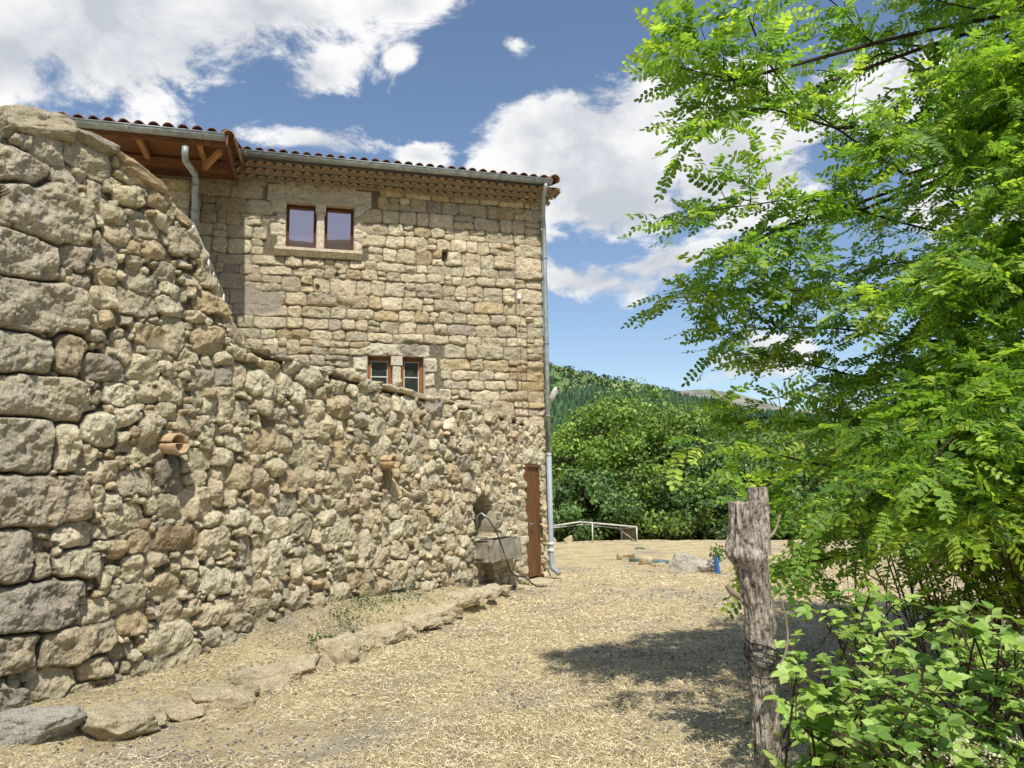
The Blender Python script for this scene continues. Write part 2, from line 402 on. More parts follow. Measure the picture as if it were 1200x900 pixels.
# voussoirs round the niche, door quoins and lintel
for k in range(7):
    a = math.pi*(k+.5)/7; man.append((NU+math.cos(a)*(NW+.11), NT-NW+math.sin(a)*(NW+.11), .10, .062, a, 4, .8))
zz = .12
while zz < DT-.1:
    hgt = random.uniform(.16, .24); wq = random.choice([.17, .11]); man.append((DU0-wq-.01, zz+hgt/2, wq, hgt/2-.004, 0, 8, .75)); zz += hgt
man.append(((DU0+DU1)/2+.05, DT+.17, .42, .145, 0, 7, .8))
occ = Field(-1.8, 9.4, -.3, 5, .02); O = np.zeros(occ.sh, bool)
def stamp(cu, cv, sx, sy, an, p, test=None):
    r = max(sx, sy)*1.1
    i0 = max(0, int((cu-r-occ.u0)/.02)); i1 = int((cu+r-occ.u0)/.02)+1; j0 = max(0, int((cv-r-occ.v0)/.02)); j1 = int((cv+r-occ.v0)/.02)+1
    if i1 <= i0 or j1 <= j0 or i0 >= occ.sh[1] or j0 >= occ.sh[0]: return False
    du = occ.U[j0:j1, i0:i1]-cu; dv = occ.V[j0:j1, i0:i1]-cv; c_, s_ = math.cos(an), math.sin(an)
    ins = (np.abs(du*c_+dv*s_)/sx)**p + (np.abs(-du*s_+dv*c_)/sy)**p < 1
    o = O[j0:j1, i0:i1]; n = ins.sum()
    if n == 0: return False
    if test is not None and (o & ins).sum() > test*n: return False
    o |= ins; return True
for q in man: stamp(*q[:6]); f.seeds.append(q)
O |= occ.V > lin(TU, occ.U)+.12; O |= (occ.V < lin(BU, occ.U)-.25)
O |= (np.abs(occ.U-(DU0+DU1)/2) < (DU1-DU0)/2) & (occ.V < DT)
rr = random.Random(5)
for (a0, a1, b0, b1, tries, tst) in [(.15, .21, .10, .135, 420, .05), (.11, .15, .08, .11, 3200, .06), (.075, .11, .055, .08, 9000, .08), (.045, .075, .036, .052, 15000, .10), (.026, .045, .02, .032, 16000, .12)]:
    for _ in range(tries):
        if a0 < .08:
            j = rr.randrange(occ.sh[0]); i = rr.randrange(occ.sh[1])
            if O[j, i]: continue
            cu = occ.u0+i*.02; cv = occ.v0+j*.02
        else: cu = rr.uniform(-1.7, 9.3); cv = rr.uniform(-.2, 4.7)
        if a0 > .12 and cu > 3.5 and rr.random() < .55: continue
        sx, sy = rr.uniform(a0, a1), rr.uniform(b0, b1)
        if rr.random() < .22: sx, sy = sy*.95, sx*.9
        q = (cu, cv, sx, sy, rr.gauss(0, .14), rr.uniform(3.0, 7.0))
        if stamp(*q, test=tst): f.seeds.append(q + (rr.uniform(.7, 1.35),))
f.solve(.019, 6, 3)
H, C, prof = relief(f, .066, .0135, 1.17, .60, 21, .017, tint_rubble)
lev = (.0035+.015*fbm(P2(f.U, f.V, 4), 3, 3, 61))*np.clip((f.U+.1)/1.2, 0, 1)+.006*fbm(P2(f.U, f.V, 4), 30, 3, 62)
mo = np.clip((lev-H)/.006, 0, 1); H = np.maximum(H, lev); C = C*(1-mo[..., None]*.8)+np.array([.50, .43, .31])*(1+.25*fbm(P2(f.U, f.V, 4), 20, 3, 63))[..., None]*mo[..., None]*.8
prof = np.maximum(prof, mo*.35)
# greyer, darker quoins at the near end and warm staining below the spouts
crev_shade = np.clip(1-prof*1.6, 0, 1)*np.clip((4.5-f.U)/4, .35, 1); C = C*(1-.75*crev_shade)[..., None]  # occlusion shade of the joints put into the colour
g = np.clip((-.15-f.U)/.5, 0, 1)[..., None]*.55; C = C*(1-g) + C.mean(-1, keepdims=True)*np.array([1.04, .99, .84])*.92*g
SP = [wall_uv(198, 520), wall_uv(451, 541)]
for (su, sz) in SP:
    st = np.exp(-((f.U-su-.03-.05*np.sin(f.V*3))/.075)**2)*np.clip((sz-f.V)*8, 0, 1)*np.clip(1-(sz-f.V)/1.5, 0, 1)*(.75+.5*fbm(P2(f.U, f.V), 12, 3, 4))
    C = C*(1-.7*np.clip(st, 0, 1))[..., None]
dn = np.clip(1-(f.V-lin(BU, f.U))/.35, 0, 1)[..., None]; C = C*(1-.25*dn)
# niche and slot recesses
arch = (np.abs(f.U-NU) < NW) & (f.V > NB) & ((f.V < NT-NW) | ((f.U-NU)**2+(f.V-(NT-NW))**2 < NW**2))
below = (np.abs(f.U-NU-.03) < NW*.8) & (f.V < NB-.22) & (f.V > .18)
H = np.where(arch, -.38+H*.4, H); H = np.where(below, -.16+H*.6, H)
slot = (np.abs(f.U-SP[1][0]-.02) < .05) & (f.V < SP[1][1]-.1) & (f.V > SP[1][1]-.5); H = np.where(slot, H-.09, H); 
C = np.where(arch[..., None], C*.6, C)  # shade of the niche interior painted into its colour
S = np.array([q[:2] for q in f.seeds]); Ls = np.maximum(f.L, 0)
keep = (S[Ls][..., 1] < lin(TU, S[Ls][..., 0])-.05) & (f.V < lin(TU, f.U)-.02) & (f.F1 < 2.2)
keep |= f.V < lin(TU, f.U)-.13
keep &= ~((f.U > DU0) & (f.U < DU1) & (f.V < DT))
# batter: the wall leans back a little toward the top
lean = -.02*np.maximum(f.V-.3, 0)
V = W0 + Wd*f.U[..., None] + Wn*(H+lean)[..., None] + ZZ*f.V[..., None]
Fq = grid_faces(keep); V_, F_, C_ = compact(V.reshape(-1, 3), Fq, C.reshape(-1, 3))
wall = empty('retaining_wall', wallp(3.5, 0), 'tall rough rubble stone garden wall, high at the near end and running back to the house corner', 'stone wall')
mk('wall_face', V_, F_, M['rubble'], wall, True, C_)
# core behind
mb = MB(); us = np.arange(-1.7, UEND-.02, .1); nu = len(us); Vc = []
for u in us:
    t = float(lin(TU, u))-.12
    Vc += [wallp(u, -.3, -.03), wallp(u, t, -.12), wallp(u, t, -.62), wallp(u, -.3, -.62)]
Fc = []
for i in range(nu-1):
    for k in range(4):
        if k == 0 and us[i] > DU0-.12: continue
        if k == 0 and abs(us[i]+.05-NU) < .6: continue
        a = i*4+k; b2 = i*4+(k+1) % 4; Fc.append((a, b2, b2+4, a+4))
Fc += [(0, 1, 2, 3), tuple((nu-1)*4+k for k in (3, 2, 1, 0))]
mb.add(Vc, Fc); mb.build('wall_core', M['hole'], wall)
# coping stones along the sloping top
cs = np.random.RandomState(4); mbs = MB(); u = -1.5; k = 0
def cc(i): return tint_rubble(np.random.RandomState(i), 1)[0]*.92
while u < UEND-.15:
    slope = float(lin(TU, u+.1)-lin(TU, u-.1))/.2
    hl = cs.uniform(.16, .30) if u < .5 else cs.uniform(.12, .22)
    hh = cs.uniform(.09, .13) if u < .5 else cs.uniform(.042, .06)
    if slope < -.35: hl = cs.uniform(.10, .16); hh = cs.uniform(.05, .075)
    ang = math.atan(slope); u += hl*math.cos(ang)*.93
    t = float(lin(TU, u))
    d1 = Wd*math.cos(ang)+ZZ*math.sin(ang); d3 = np.cross(d1, -Wn)*-1; d3 = -Wd*math.sin(ang)+ZZ*math.cos(ang)
    for row in (0, 1):
        V1, F1_ = rock(wallp(u+row*.1, t-hh*.55-.02, -.155-row*.27), (hl*1.08, .16, hh), np.array([d1, -Wn, d3]), 5 if (row == 0 and u < 4) else 3, 100+k, .16 if u < .5 else .11, .5, 4)
        mbs.add(V1, F1_, cc(k)); k += 1
    u += hl*math.cos(ang)*.93
mbs.build('coping', M['rubble'], wall, True)
# spouts: canal tile channels sticking out
for i, (su, sz) in enumerate(SP):
    r = .085 if i == 0 else .075; mb = MB()
    mb.halfpipe(wallp(su-.02, sz, -.2), wallp(su-.02, sz-.02, .2), -ZZ, r, .018, -.15, math.pi+.15, 10)
    mb.halfpipe(wallp(su-.02, sz+.01, -.2), wallp(su-.02, sz-.005, .16), ZZ, r*1.08, .018, .1, math.pi-.1, 10)
    mb.build('spout', M['spout'], wall, True)
    mb = MB(); mb.box(wallp(su-.02, sz, -.06), (Wd, Wn, ZZ), (r*.85, .06, r*.7)); mb.build('spout_hole_shade', M['dark'], wall)  # solid near-black block stands in for shade in the spout mouth
# niche lining shaded by geometry and by darkened colour; stone trough below it
tz0, tz1 = NB-.02, wall_uv(566, 657)[1]
TUa, TUb = wall_uv(554, 640)[0]+.02, wall_uv(594, 640)[0]
TUa, TUb = NU-NW-.02, wall_uv(590, 640)[0]
mb = MB(); tc = (TUa+TUb)/2; th = (TUb-TUa)/2
def chamf_box(mb, c, ax, half, seg=14, seed=0, rough=.012, sq=.35):
    V, F = ico(5); W = np.sign(V)*np.abs(V)**.22; W = W/np.max(np.abs(W), axis=1, keepdims=True)*.9+W*.1
    W = W*(1+rough*fbm(W+seed, 3, 4, seed)[:, None]); W = np.clip(W, -1, 1)
    W = W*np.asarray(half); W += fbm(W*8+seed, 2, 4, seed+1)[:, None]*rough*.6
    mb.add(W@np.array(ax)+np.asarray(c), F)
chamf_box(mb, wallp(tc, (tz0+tz1)/2, .12), (Wd, Wn, ZZ), (th, .2, (tz0-tz1)/2), seed=3, rough=.05)
tr = mb.build('trough', M['trough'], wall, True)
mb = MB(); mb.box(wallp(tc, tz0-.004, .19), (Wd, Wn, ZZ), (th*.78, .11, .01)); mb.build('trough_hollow_shade', M['dark'], tr)  # thin black slab on top stands in for the shaded hollow
# door in the wall
mb = MB(); dc = (DU0+DU1)/2; dh = (DU1-DU0)/2
for k in range(5):
    mb.box(wallp(DU0+dh*2*(k+.5)/5, (DT+.06)/2+.03, -.03), (Wd, Wn, ZZ), (dh/5-.003, .02, (DT-.06)/2-.01))
door = mb.build('door', M['door'], wall)
mb = MB(); mb.box(wallp(DU1-.03, DT/2, -.01), (Wd, Wn, ZZ), (.022, .03, DT/2)); mb.box(wallp(DU0+.02, DT/2, -.01), (Wd, Wn, ZZ), (.02, .03, DT/2)); mb.box(wallp(dc, DT-.02, -.008), (Wd, Wn, ZZ), (dh-.045, .03, .022))
mb.build('door_frame', M['door'], door)
mb = MB(); mb.tube([wallp(DU0+.1, 1.02, 0), wallp(DU0+.1, 1.02, .05), wallp(DU0+.18, 1.02, .055)], .009, 8); mb.build('handle', M['zinc_dark'], door, True)
mb = MB(); mb.box(wallp(DU1+.06, DT/2, -.12), (Wd, Wn, ZZ), (.058, .1, DT/2+.05)); mb.box(wallp(DU0-.1, DT/2, -.14), (Wd, Wn, ZZ), (.098, .11, DT/2+.05)); mb.box(wallp(dc, DT+.08, -.14), (Wd, Wn, ZZ), (dh, .1, .078)); mb.build('door_reveal', M['mortar'], wall)
mb = MB(); V1, F1_ = rock(wallp(dc, .0, .1), (dh+.08, .2, .07), np.array([Wd, -Wn, ZZ]), 4, 77, .04, .4, 3); mb.add(V1, F1_); mb.build('doorstep', M['boulder'], wall, True)
# ================================================================== HOUSE
house = empty('stone_house', hp(3, 0, 0), 'stone farmhouse of coursed blocks with tiled roof and zinc gutters behind the garden wall', 'house')
S_END, ZT = 8.2, 7.30
# openings
uw = [fac_sz(336, 240), fac_sz(370, 293), fac_sz(381, 242), fac_sz(414, 297)]
lw = [fac_sz(431, 416), fac_sz(459, 470), fac_sz(470, 420), fac_sz(496, 470)]
US0, US1 = uw[3][0], uw[0][0]; UZ0, UZ1 = fac_sz(375, 294)[1], fac_sz(375, 240)[1]; UM0, UM1 = uw[2][0], uw[1][0]
LS0, LS1 = lw[3][0], lw[0][0]; LZ1 = fac_sz(463, 418)[1]; LZ0 = LZ1-.95; LM0, LM1 = lw[2][0], lw[1][0]
opens = [(US0, UM0, UZ0, UZ1), (UM1, US1, UZ0, UZ1), (LS0, LM0, LZ0, LZ1), (LM1, LS1, LZ0, LZ1)]
def coursed(f, s0, s1, z0, z1, rnd, boxes=(), blank=()):
    z = z0; out = []
    while z < z1:
        h = rnd.uniform(.17, .30) if z < 6.2 else rnd.uniform(.2, .31)
        x = s0 - rnd.uniform(0, .2); first = True
        while x < s1:
            w = rnd.uniform(.2, .58)
            if first: x = s0; w = rnd.choice([.55, .34]); first = False
            parts = [(x, z, w, h)]
            if h > .22 and rnd.random() < .32 and w < .45: parts = [(x, z, w, h*.52), (x, z+h*.52, w, h*.48)]
            elif rnd.random() < .2 and w > .3: parts = [(x, z, w*.62, h), (x+w*.62, z, w*.38, h*.5), (x+w*.62, z+h*.5, w*.38, h*.5)]
            for (a, b_, c_, d_) in parts:
                cx, cz = a+c_/2, b_+d_/2
                if any(q[0] < cx < q[1] and q[2] < cz < q[3] for q in blank): continue
                f.seeds.append((cx, cz+rnd.uniform(-.008, .008), c_/2-.004, d_/2-.004, rnd.gauss(0, .018), rnd.uniform(4.2, 9), rnd.uniform(.6, 1.3)))
            x += w
        z += h
f = Field(0, S_END, 1.6, ZT, .014); rnd = random.Random(3)
dress = []
LT = UZ1+.05
umid = (UM0+UM1)/2; lmid = (LM0+LM1)/2
uz, lz = UZ1, LZ1
dress += [((US1+umid)/2+.12, uz+.17, (US1-umid)/2+.2, .165, 0, 14, .7), ((US0+umid)/2-.14, uz+.17, (umid-US0)/2+.18, .165, 0, 14, .7)]
zz_ = UZ0
for hgt in (.24, .22, .2, .3):
    for sd, e in ((1, US1), (-1, US0)):
        wj = rnd.choice([.16, .26])/1.0; dress.append((e+sd*(wj/2+.004), zz_+hgt/2, wj/2, hgt/2-.004, 0, 12, .65))
    zz_ += hgt
    if zz_ > UZ1-.05: break
dress += [(lmid+.02, lz+.12, (LS1-LS0)/2+.12, .115, 0, 12, .8)]
dress += [(LS1+.13, lz-.15, .12, .14, 0, 10, .7), (LS1+.11, lz-.42, .1, .12, 0, 10, .7), (LS0-.13, lz-.15, .12, .14, 0, 10, .7), (LS0-.11, lz-.42, .1, .12, 0, 10, .7)]
blank = [(d[0]-d[2], d[0]+d[2], d[1]-d[3], d[1]+d[3]) for d in dress] + [(a-.02, b_+.02, c_-.02, d_+.02) for a, b_, c_, d_ in opens] + [(US0-.3, US1+.3, UZ0-.13, UZ0)]
f.seeds += dress; coursed(f, 0, S_END, 1.6, ZT+.2, rnd, blank=blank)
f.solve(.016, 6, 9)
H, C, prof = relief(f, .050, .018, 1.01, .42, 31, .017, tint_ash, 2.2)
crev_shade = np.clip(1-prof*1.6, 0, 1); C = C*(1-.55*crev_shade)[..., None]  # facade joints darkened in the colour as occlusion shade
isd = ((f.L >= 0) & (f.L < len(dress)) & (prof > .25))[..., None]; C = np.where(isd, C*.2+np.array([.82, .76, .61])*.8, C)
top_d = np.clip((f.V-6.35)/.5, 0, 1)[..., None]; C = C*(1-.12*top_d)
left = np.clip((f.U-4.7)/1.0, 0, 1)[..., None]; sm_ = np.clip(fbm(P2(f.U, f.V), 1.5, 3, 8)*1.5+.2, 0, 1)[..., None]
C = C*(1-left*sm_*.6)+np.array([.42, .37, .28])*left*sm_*.6; H = H*(1-.45*left[..., 0])
band = (np.clip(fbm(P2(f.U*.6, f.V*1.6), 1.1, 3, 12)*2.2-.1, 0, 1)*np.clip((5.3-f.V)*3, 0, 1))[..., None]; C = C*(1-band*.55)+C*np.array([.98, .84, .64])*band*.45
# old plaster patch and put-log hole
pl = np.clip(1.3-np.hypot((f.U-fac_sz(303, 345)[0])/.36, (f.V-fac_sz(303, 352)[1])/.22)+.5*fbm(P2(f.U, f.V), 5, 3, 2), 0, 1); pl = np.clip(pl*3, 0, 1)[..., None]
C = C*(1-pl)+np.array([.46, .41, .34])*pl; H = H*(1-.75*pl[..., 0])
pl2s, pl2z = fac_sz(478, 408); pl = np.clip(1.25-np.hypot((f.U-pl2s)/.25, (f.V-pl2z)/.13)+.5*fbm(P2(f.U, f.V), 5, 3, 2), 0, 1); pl = np.clip(pl*3, 0, 1)[..., None]
C = C*(1-pl)+np.array([.42, .37, .30])*pl
hs, hz = fac_sz(521, 300); hole = (np.abs(f.U-hs) < .055) & (np.abs(f.V-hz) < .11); H = np.where(hole, H-.14, H); C = np.where(hole[..., None], C*.5, C)
for (a_, b_) in ((372, 337), (395, 323)):
    qs, qz = fac_sz(a_, b_); q_ = np.hypot((f.U-qs)/.04, (f.V-qz)/.05) < 1; H = np.where(q_, H-.08, H)
keep = np.ones(f.sh, bool)
for a, b_, c_, d_ in opens: keep &= ~((f.U > a) & (f.U < b_) & (f.V > c_) & (f.V < d_))
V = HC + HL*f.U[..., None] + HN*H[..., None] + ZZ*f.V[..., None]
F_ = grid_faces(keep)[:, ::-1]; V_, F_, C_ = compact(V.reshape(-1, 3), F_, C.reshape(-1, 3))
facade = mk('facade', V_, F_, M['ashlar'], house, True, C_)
# right-hand side wall, lower facade, wing walls (coarser)
def coarse(name, org, d1, nrm, s1, z0, z1, res, seed, flip):
    g_ = Field(0, s1, z0, z1, res); coursed(g_, 0, s1, z0, z1+.2, random.Random(seed)); g_.solve(.011, 5, seed)
    H, C, _ = relief(g_, .05, .026, 1.01, .36, seed, .012, tint_ash, 2.2)
    V = org + d1*g_.U[..., None] + nrm*H[..., None] + ZZ*g_.V[..., None]; F_ = grid_faces(np.ones(g_.sh, bool))
    if flip: F_ = F_[:, ::-1]
    return mk(name, V.reshape(-1, 3), F_, M['ashlar'], house, True, C.reshape(-1, 3))
coarse('side_wall', hp(0, 0, 0), -HN, -HL, 7.5, -.1, 7.3, .024, 5, True)
coarse('lower_facade', hp(0, 0, 0), HL, HN, 5, -.1, 1.62, .04, 6, True)
WS = fac_sz(222, 240, .9)[0]
coarse('wing_wall', hp(WS, .9, 0), HL, HN, 3.2, 1.5, 6.75, .018, 8, True)
coarse('wing_side_wall', hp(WS, 0, 0), HN, -HL, .92, 1.5, 6.75, .018, 9, False)
mb = MB()
for a, b_, z0, z1 in ((0.02, S_END, 0, 7.0),):
    mb.add([hp(a, -7.4, z0), hp(b_, -7.4, z0), hp(b_, -7.4, z1), hp(a, -7.4, z1), hp(b_, 0, z0), hp(b_, 0, z1)], [(0, 1, 2, 3), (1, 4, 5, 2)])
mb.build('rear_wall', M['mortar'], house)
# windows
def window(s0, s1, z0, z1, fm, gm, bars=0):
    """one light: reveal, wood frame, glass"""
    d = -.16; fw = .05 if bars == 0 else .06
    mb = MB(); cs_, cz_ = (s0+s1)/2, (z0+z1)/2
    for q in ((s0+fw/2, cz_, fw/2, (z1-z0)/2), (s1-fw/2, cz_, fw/2, (z1-z0)/2)):
        mb.box(hp(q[0], d+.03, q[1]), (HL, HN, ZZ), (q[2], .03, q[3]))
    for q in ((cs_, z0+fw/2, (s1-s0)/2-fw, fw/2), (cs_, z1-fw/2, (s1-s0)/2-fw, fw/2)):
        mb.box(hp(q[0], d+.028, q[1]), (HL, HN, ZZ), (q[2], .028, q[3]))
    win = mb.build('window', fm, house)
    mb = MB(); mb.box(hp(cs_, d+.012, cz_), (HL, HN, ZZ), ((s1-s0)/2-fw+.002, .006, (z1-z0)/2-fw+.002)); mb.build('pane', gm, win)
    if bars:
        mb = MB()
        for zc in (z1-fw-.015, z1-fw-.3): mb.box(hp(cs_, d+.024, zc), (HL, HN, ZZ), ((s1-s0)/2-fw, .004, .01))
        for sc_ in (s0+fw+.012, s1-fw-.012): mb.box(hp(sc_, d+.023, cz_), (HL, HN, ZZ), (.008, .004, (z1-z0)/2-fw))
        mb.build('spacer_bar', M['white_metal'], win)
    mb = MB()   # reveals
    for sgn, e in ((1, s1), (-1, s0)): mb.box(hp(e+sgn*.02, -.1, cz_), (HL, HN, ZZ), (.0195, .105, (z1-z0)/2+.02))
    mb.box(hp(cs_, -.1, z1+.02), (HL, HN, ZZ), ((s1-s0)/2, .1, .02)); mb.box(hp(cs_, -.1, z0-.02), (HL, HN, ZZ), ((s1-s0)/2, .1, .02))
    mb.build('reveal', M['mortar'], win)
    return win
for i, (a, b_, c_, d_) in enumerate(opens): window(a, b_, c_, d_, M['frame'] if i < 2 else M['frame2'], M['glass'] if i < 2 else M['glass_dark'], 0 if i < 2 else 1)
# mullion columns with capitals
for (m0, m1, z0, z1) in ((UM0, UM1, UZ0, UZ1), (LM0, LM1, LZ0, LZ1)):
    mb = MB(); c_ = (m0+m1)/2; w_ = abs(m1-m0)/2
    chamf_box(mb, hp(c_, -.045, (z0+z1)/2-.08), (HL, HN, ZZ), (w_*.85, .08, (z1-z0)/2-.08), seed=5)
    chamf_box(mb, hp(c_, -.04, z1-.08), (HL, HN, ZZ), (w_*1.25, .09, .085), seed=6)
    mb.build('mullion', M['pale_stone'], house, True)
# sill
s0, s1 = fac_sz(424, 300)[0], fac_sz(322, 295)[0]; mb = MB()
mid = (s0+s1)/2
for a, b_ in ((s0, mid-.004), (mid+.004, s1)):
    c_ = (a+b_)/2; h_ = (b_-a)/2
    V1 = []
    for ss in (a, b_):
        for (w_, z_) in ((-.05, 0), (.16, 0), (.16, -.05), (.12, -.07), (.07, -.135), (-.05, -.135)): V1.append(hp(ss, w_, UZ0-.005+z_))
    F1_ = [(k, (k+1) % 6, (k+1) % 6+6, k+6) for k in range(6)] + [tuple(range(6))[::-1], tuple(range(6, 12))]
    mb.add(V1, F1_)
mb.build('window_sill', M['pale_stone'], house)
# relieving cap above lights
mb = MB()
for a, b_ in ((US0, UM0), (UM1, US1)): chamf_box(mb, hp((a+b_)/2, -.01, UZ1+.02), (HL, HN, ZZ), ((b_-a)/2+.02, .05, .035), seed=8)
mb.build('lintel_moulding', M['boulder'], house, True)
# --- main roof
GW = .52                                                       # gutter distance from the facade
g_r = fac_sz(645, 213, GW); g_l = fac_sz(281, 182, GW)
GZ = (g_r[1]+g_l[1])/2; RS0, RS1 = g_r[0], g_l[0]
print('GUTTER z', g_r, g_l, 'window', US0, US1, UZ0, UZ1, 'wing', WS, 'NU', NU, NB, NT, 'door', DU0, DU1, 'UEND', UEND, 'top', TU[1], TU[-1])
GRZ = lambda s: g_r[1] + (g_l[1]-g_r[1])*(s-RS0)/(RS1-RS0)
def ghp(s, w, dz): return hp(s, w, GZ+dz)
cor = []
mb = MB(); mt = MB()
for row in range(3):
    out = .14+.12*row; zc = -.25+.08*row; s = -out*.6+(row % 2)*.1
    mt.add([ghp(-out*.8, out-.01, zc+.062), ghp(RS1+.35, out-.01, zc+.062), ghp(RS1+.35, -.02, zc+.062), ghp(-out*.8, -.02, zc+.062),
            ghp(-out*.8, out-.01, zc+.074), ghp(RS1+.35, out-.01, zc+.074), ghp(RS1+.35, -.02, zc+.074), ghp(-out*.8, -.02, zc+.074)],
           [(0, 1, 2, 3), (7, 6, 5, 4), (0, 4, 5, 1), (3, 2, 6, 7), (0, 3, 7, 4), (1, 5, 6, 2)])
    mt.add([ghp(-out*.8, out-.09, zc-.02), ghp(RS1+.35, out-.09, zc-.02), ghp(RS1+.35, out-.09, zc+.063), ghp(-out*.8, out-.09, zc+.063)], [(0, 1, 2, 3)])
    while s < RS1+.32:
        jit = random.uniform(-.006, .006)
        mb.halfpipe(ghp(s, -.02, zc-.01+jit), ghp(s, out+random.uniform(-.008, .03), zc-.022+jit), ZZ, .078, .012, .05, math.pi-.05, 10)
        s += .162
mb.build('cornice_tiles', M['cornice'], house, True); mt.build('cornice_bed', M['mortar'], house)
# roof tiles
PI_R = R(18)
def tiled_roof(name, s0, s1, w0, z0, run, parent, hs=.2):
    mb = MB(); upv = -HN*math.cos(PI_R)+ZZ*math.sin(PI_R); nn = HN*math.sin(PI_R)+ZZ*math.cos(PI_R); s = s0; k = 0
    p0 = hp(0, w0, z0)
    while s < s1+.02:
        jj = random.uniform(-.025, .025)
        o = hp(s, w0, z0)
        nseg = int(run/.42)
        for q in range(nseg):
            a = o + upv*(q*.42+jj) + nn*(.035+.0); b_ = o+upv*((q+1)*.42+.06+jj) + nn*.012
            rj = .086+random.uniform(-.004, .004)
            mb.halfpipe(a, b_, nn, rj, .016, 0, math.pi, 8)
        c0 = o+HL*hs/2; mb.halfpipe(c0+nn*.055-upv*.03, c0+upv*run+nn*.055, -nn, .09, .014, .25, math.pi-.25, 6)
        s += hs
    mb.build(name, M['terracotta'], parent, True)
    mb = MB(); mb.add([hp(s0, w0-.05, z0-.02), hp(s1, w0-.05, z0-.02), hp(s1, w0-.05, z0-.02)+upv*run, hp(s0, w0-.05, z0-.02)+upv*run,
                       hp(s0, w0-.05, z0-.045), hp(s1, w0-.05, z0-.045), hp(s1, w0-.05, z0-.045)+upv*run, hp(s0, w0-.05, z0-.045)+upv*run],
                      [(0, 3, 2, 1), (4, 5, 6, 7), (0, 1, 5, 4), (1, 2, 6, 5), (2, 3, 7, 6), (3, 0, 4, 7)])
    return mb
tiled_roof('roof_tiles', RS0-.06, RS1+.5, GW+.02, GZ+.02, 5.0, house).build('roof_deck', M['soffit'], house)
def gutter(name, s0, s1, w, z, r=.075):
    mb = MB(); mb.halfpipe(hp(s0, w, z), hp(s1, w, z), -ZZ, r, .005, 0, math.pi, 10)
    # rolled front lip, end caps
    mb.tube([hp(s0, w+r, z+.004), hp(s1, w+r, z+.004)], .011, 8)
    for e in (s0, s1):
        V1 = [hp(e, w+r*math.cos(t), z-r*math.sin(t)) for t in np.linspace(0, math.pi, 11)]; mb.add(V1, [tuple(range(11))])
    g_ = mb.build(name, M['zinc'], house, True)
    s = s0+.3
    while s < s1:
        MB().halfpipe(hp(s, w, z), hp(s+.022, w, z), -ZZ, r+.004, .006, 0, math.pi, 10).build('gutter_bracket', M['zinc_dark'], g_, True); s += 1.05
    return g_
gutter('gutter', RS0+.0, RS1, GW+.06, GZ+.02)
# main downpipe
def dz(px, py, w): return fac_sz(px, py, w)
mb = MB()
top = hp(RS0+.12, GW+.06, GZ-.04)
pts = [top, hp(RS0+.12, GW+.05, GZ-.12), hp(RS0+.13, GW-.05, GZ-.25), hp(.0, .16, GZ-.55), hp(-.03, .1, GZ-.72), hp(-.03, .1, GZ-1.2), hp(-.03, .1, 4), hp(-.03, .1, 2.3)]
mb.tube(pts, .043, 12); dp = mb.build('downpipe', M['zinc'], house, True)
mb = MB(); mb.tube([hp(-.03, .1, 2.3), hp(-.03, .1, .32), hp(-.045, .12, .18), hp(-.13, .25, .09)], .05, 12); mb.build('lower_pipe', M['plastic_grey'], dp, True)
for z_ in (.62, .5): MB().tube([hp(-.03, .1, z_-.03), hp(-.03, .1, z_+.03)], .058, 12).build('pipe_joint', M['white_plastic'], dp, True)
for z_ in (6.1, 4.4, 3.0, 2.25): MB().tube([hp(-.03, .1, z_-.014), hp(-.03, .1, z_+.014)], .052, 12).build('pipe_clip', M['zinc_dark'], dp, True)
# --- wing roof: wide boarded eave
EW = 1.72
e_r = fac_sz(266, 166, EW); e_l = fac_sz(75, 145, EW); EZ = (e_r[1]+e_l[1])/2; ES0 = e_r[0]; ES1 = e_l[0]+.12
print('EAVE', e_r, e_l)
tiled_roof('wing_roof_tiles', ES0+.02, ES1, EW, EZ+.07, 3.2, house, .21).build('wing_roof_deck', M['soffit'], house)
gutter('gutter', ES0+.02, ES1, EW+.09, EZ+.03, .085)
mb = MB(); upv = -HN*math.cos(PI_R)+ZZ*math.sin(PI_R)
# soffit boards run along the eave, beneath them rafters, fascia and a purlin
for k in range(9):
    w_ = EW-.06-k*.2; mb.box(hp((ES0+ES1)/2, w_-.1, EZ+.03+k*.003), (HL, HN, ZZ), ((ES1-ES0)/2-.02, .0985, .012))
for sp_ in range(0, 1): pass
mb.box(hp((ES0+ES1)/2, EW-.02, EZ-.03), (HL, HN, ZZ), ((ES1-ES0)/2, .014, .075))
mb.box(hp(ES0+.0, EW/2+.05, EZ+.0), (HL, HN, ZZ), (.014, EW/2-.03, .08))
mb.build('soffit', M['soffit'], house)
for s in (ES0+.42, ES0+1.3, ES0+2.1):
    MB().box(hp(s, EW*.5+.3, EZ-.03), (HL, HN, ZZ), (.04, EW*.5-.36, .045)).build('rafter', M['beam'], house)
MB().box(hp((ES0+ES1)/2, EW*.5, EZ-.09), (HL, HN, ZZ), ((ES1-ES0)/2-.1, .05, .07)).build('purlin', M['soffit'], house)
mb = MB()   # corner brace
a = hp(ES0+.12, EW-.2, EZ-.09); b_ = hp(ES0+.42, EW-.75, EZ-.16); d_ = b_-a; L_ = np.linalg.norm(d_); d_ /= L_; x_ = np.cross(d_, ZZ); x_ /= np.linalg.norm(x_)
mb.box((a+b_)/2, (d_, x_, np.cross(x_, d_)), (L_/2, .035, .045)); mb.build('brace', M['beam'], house)
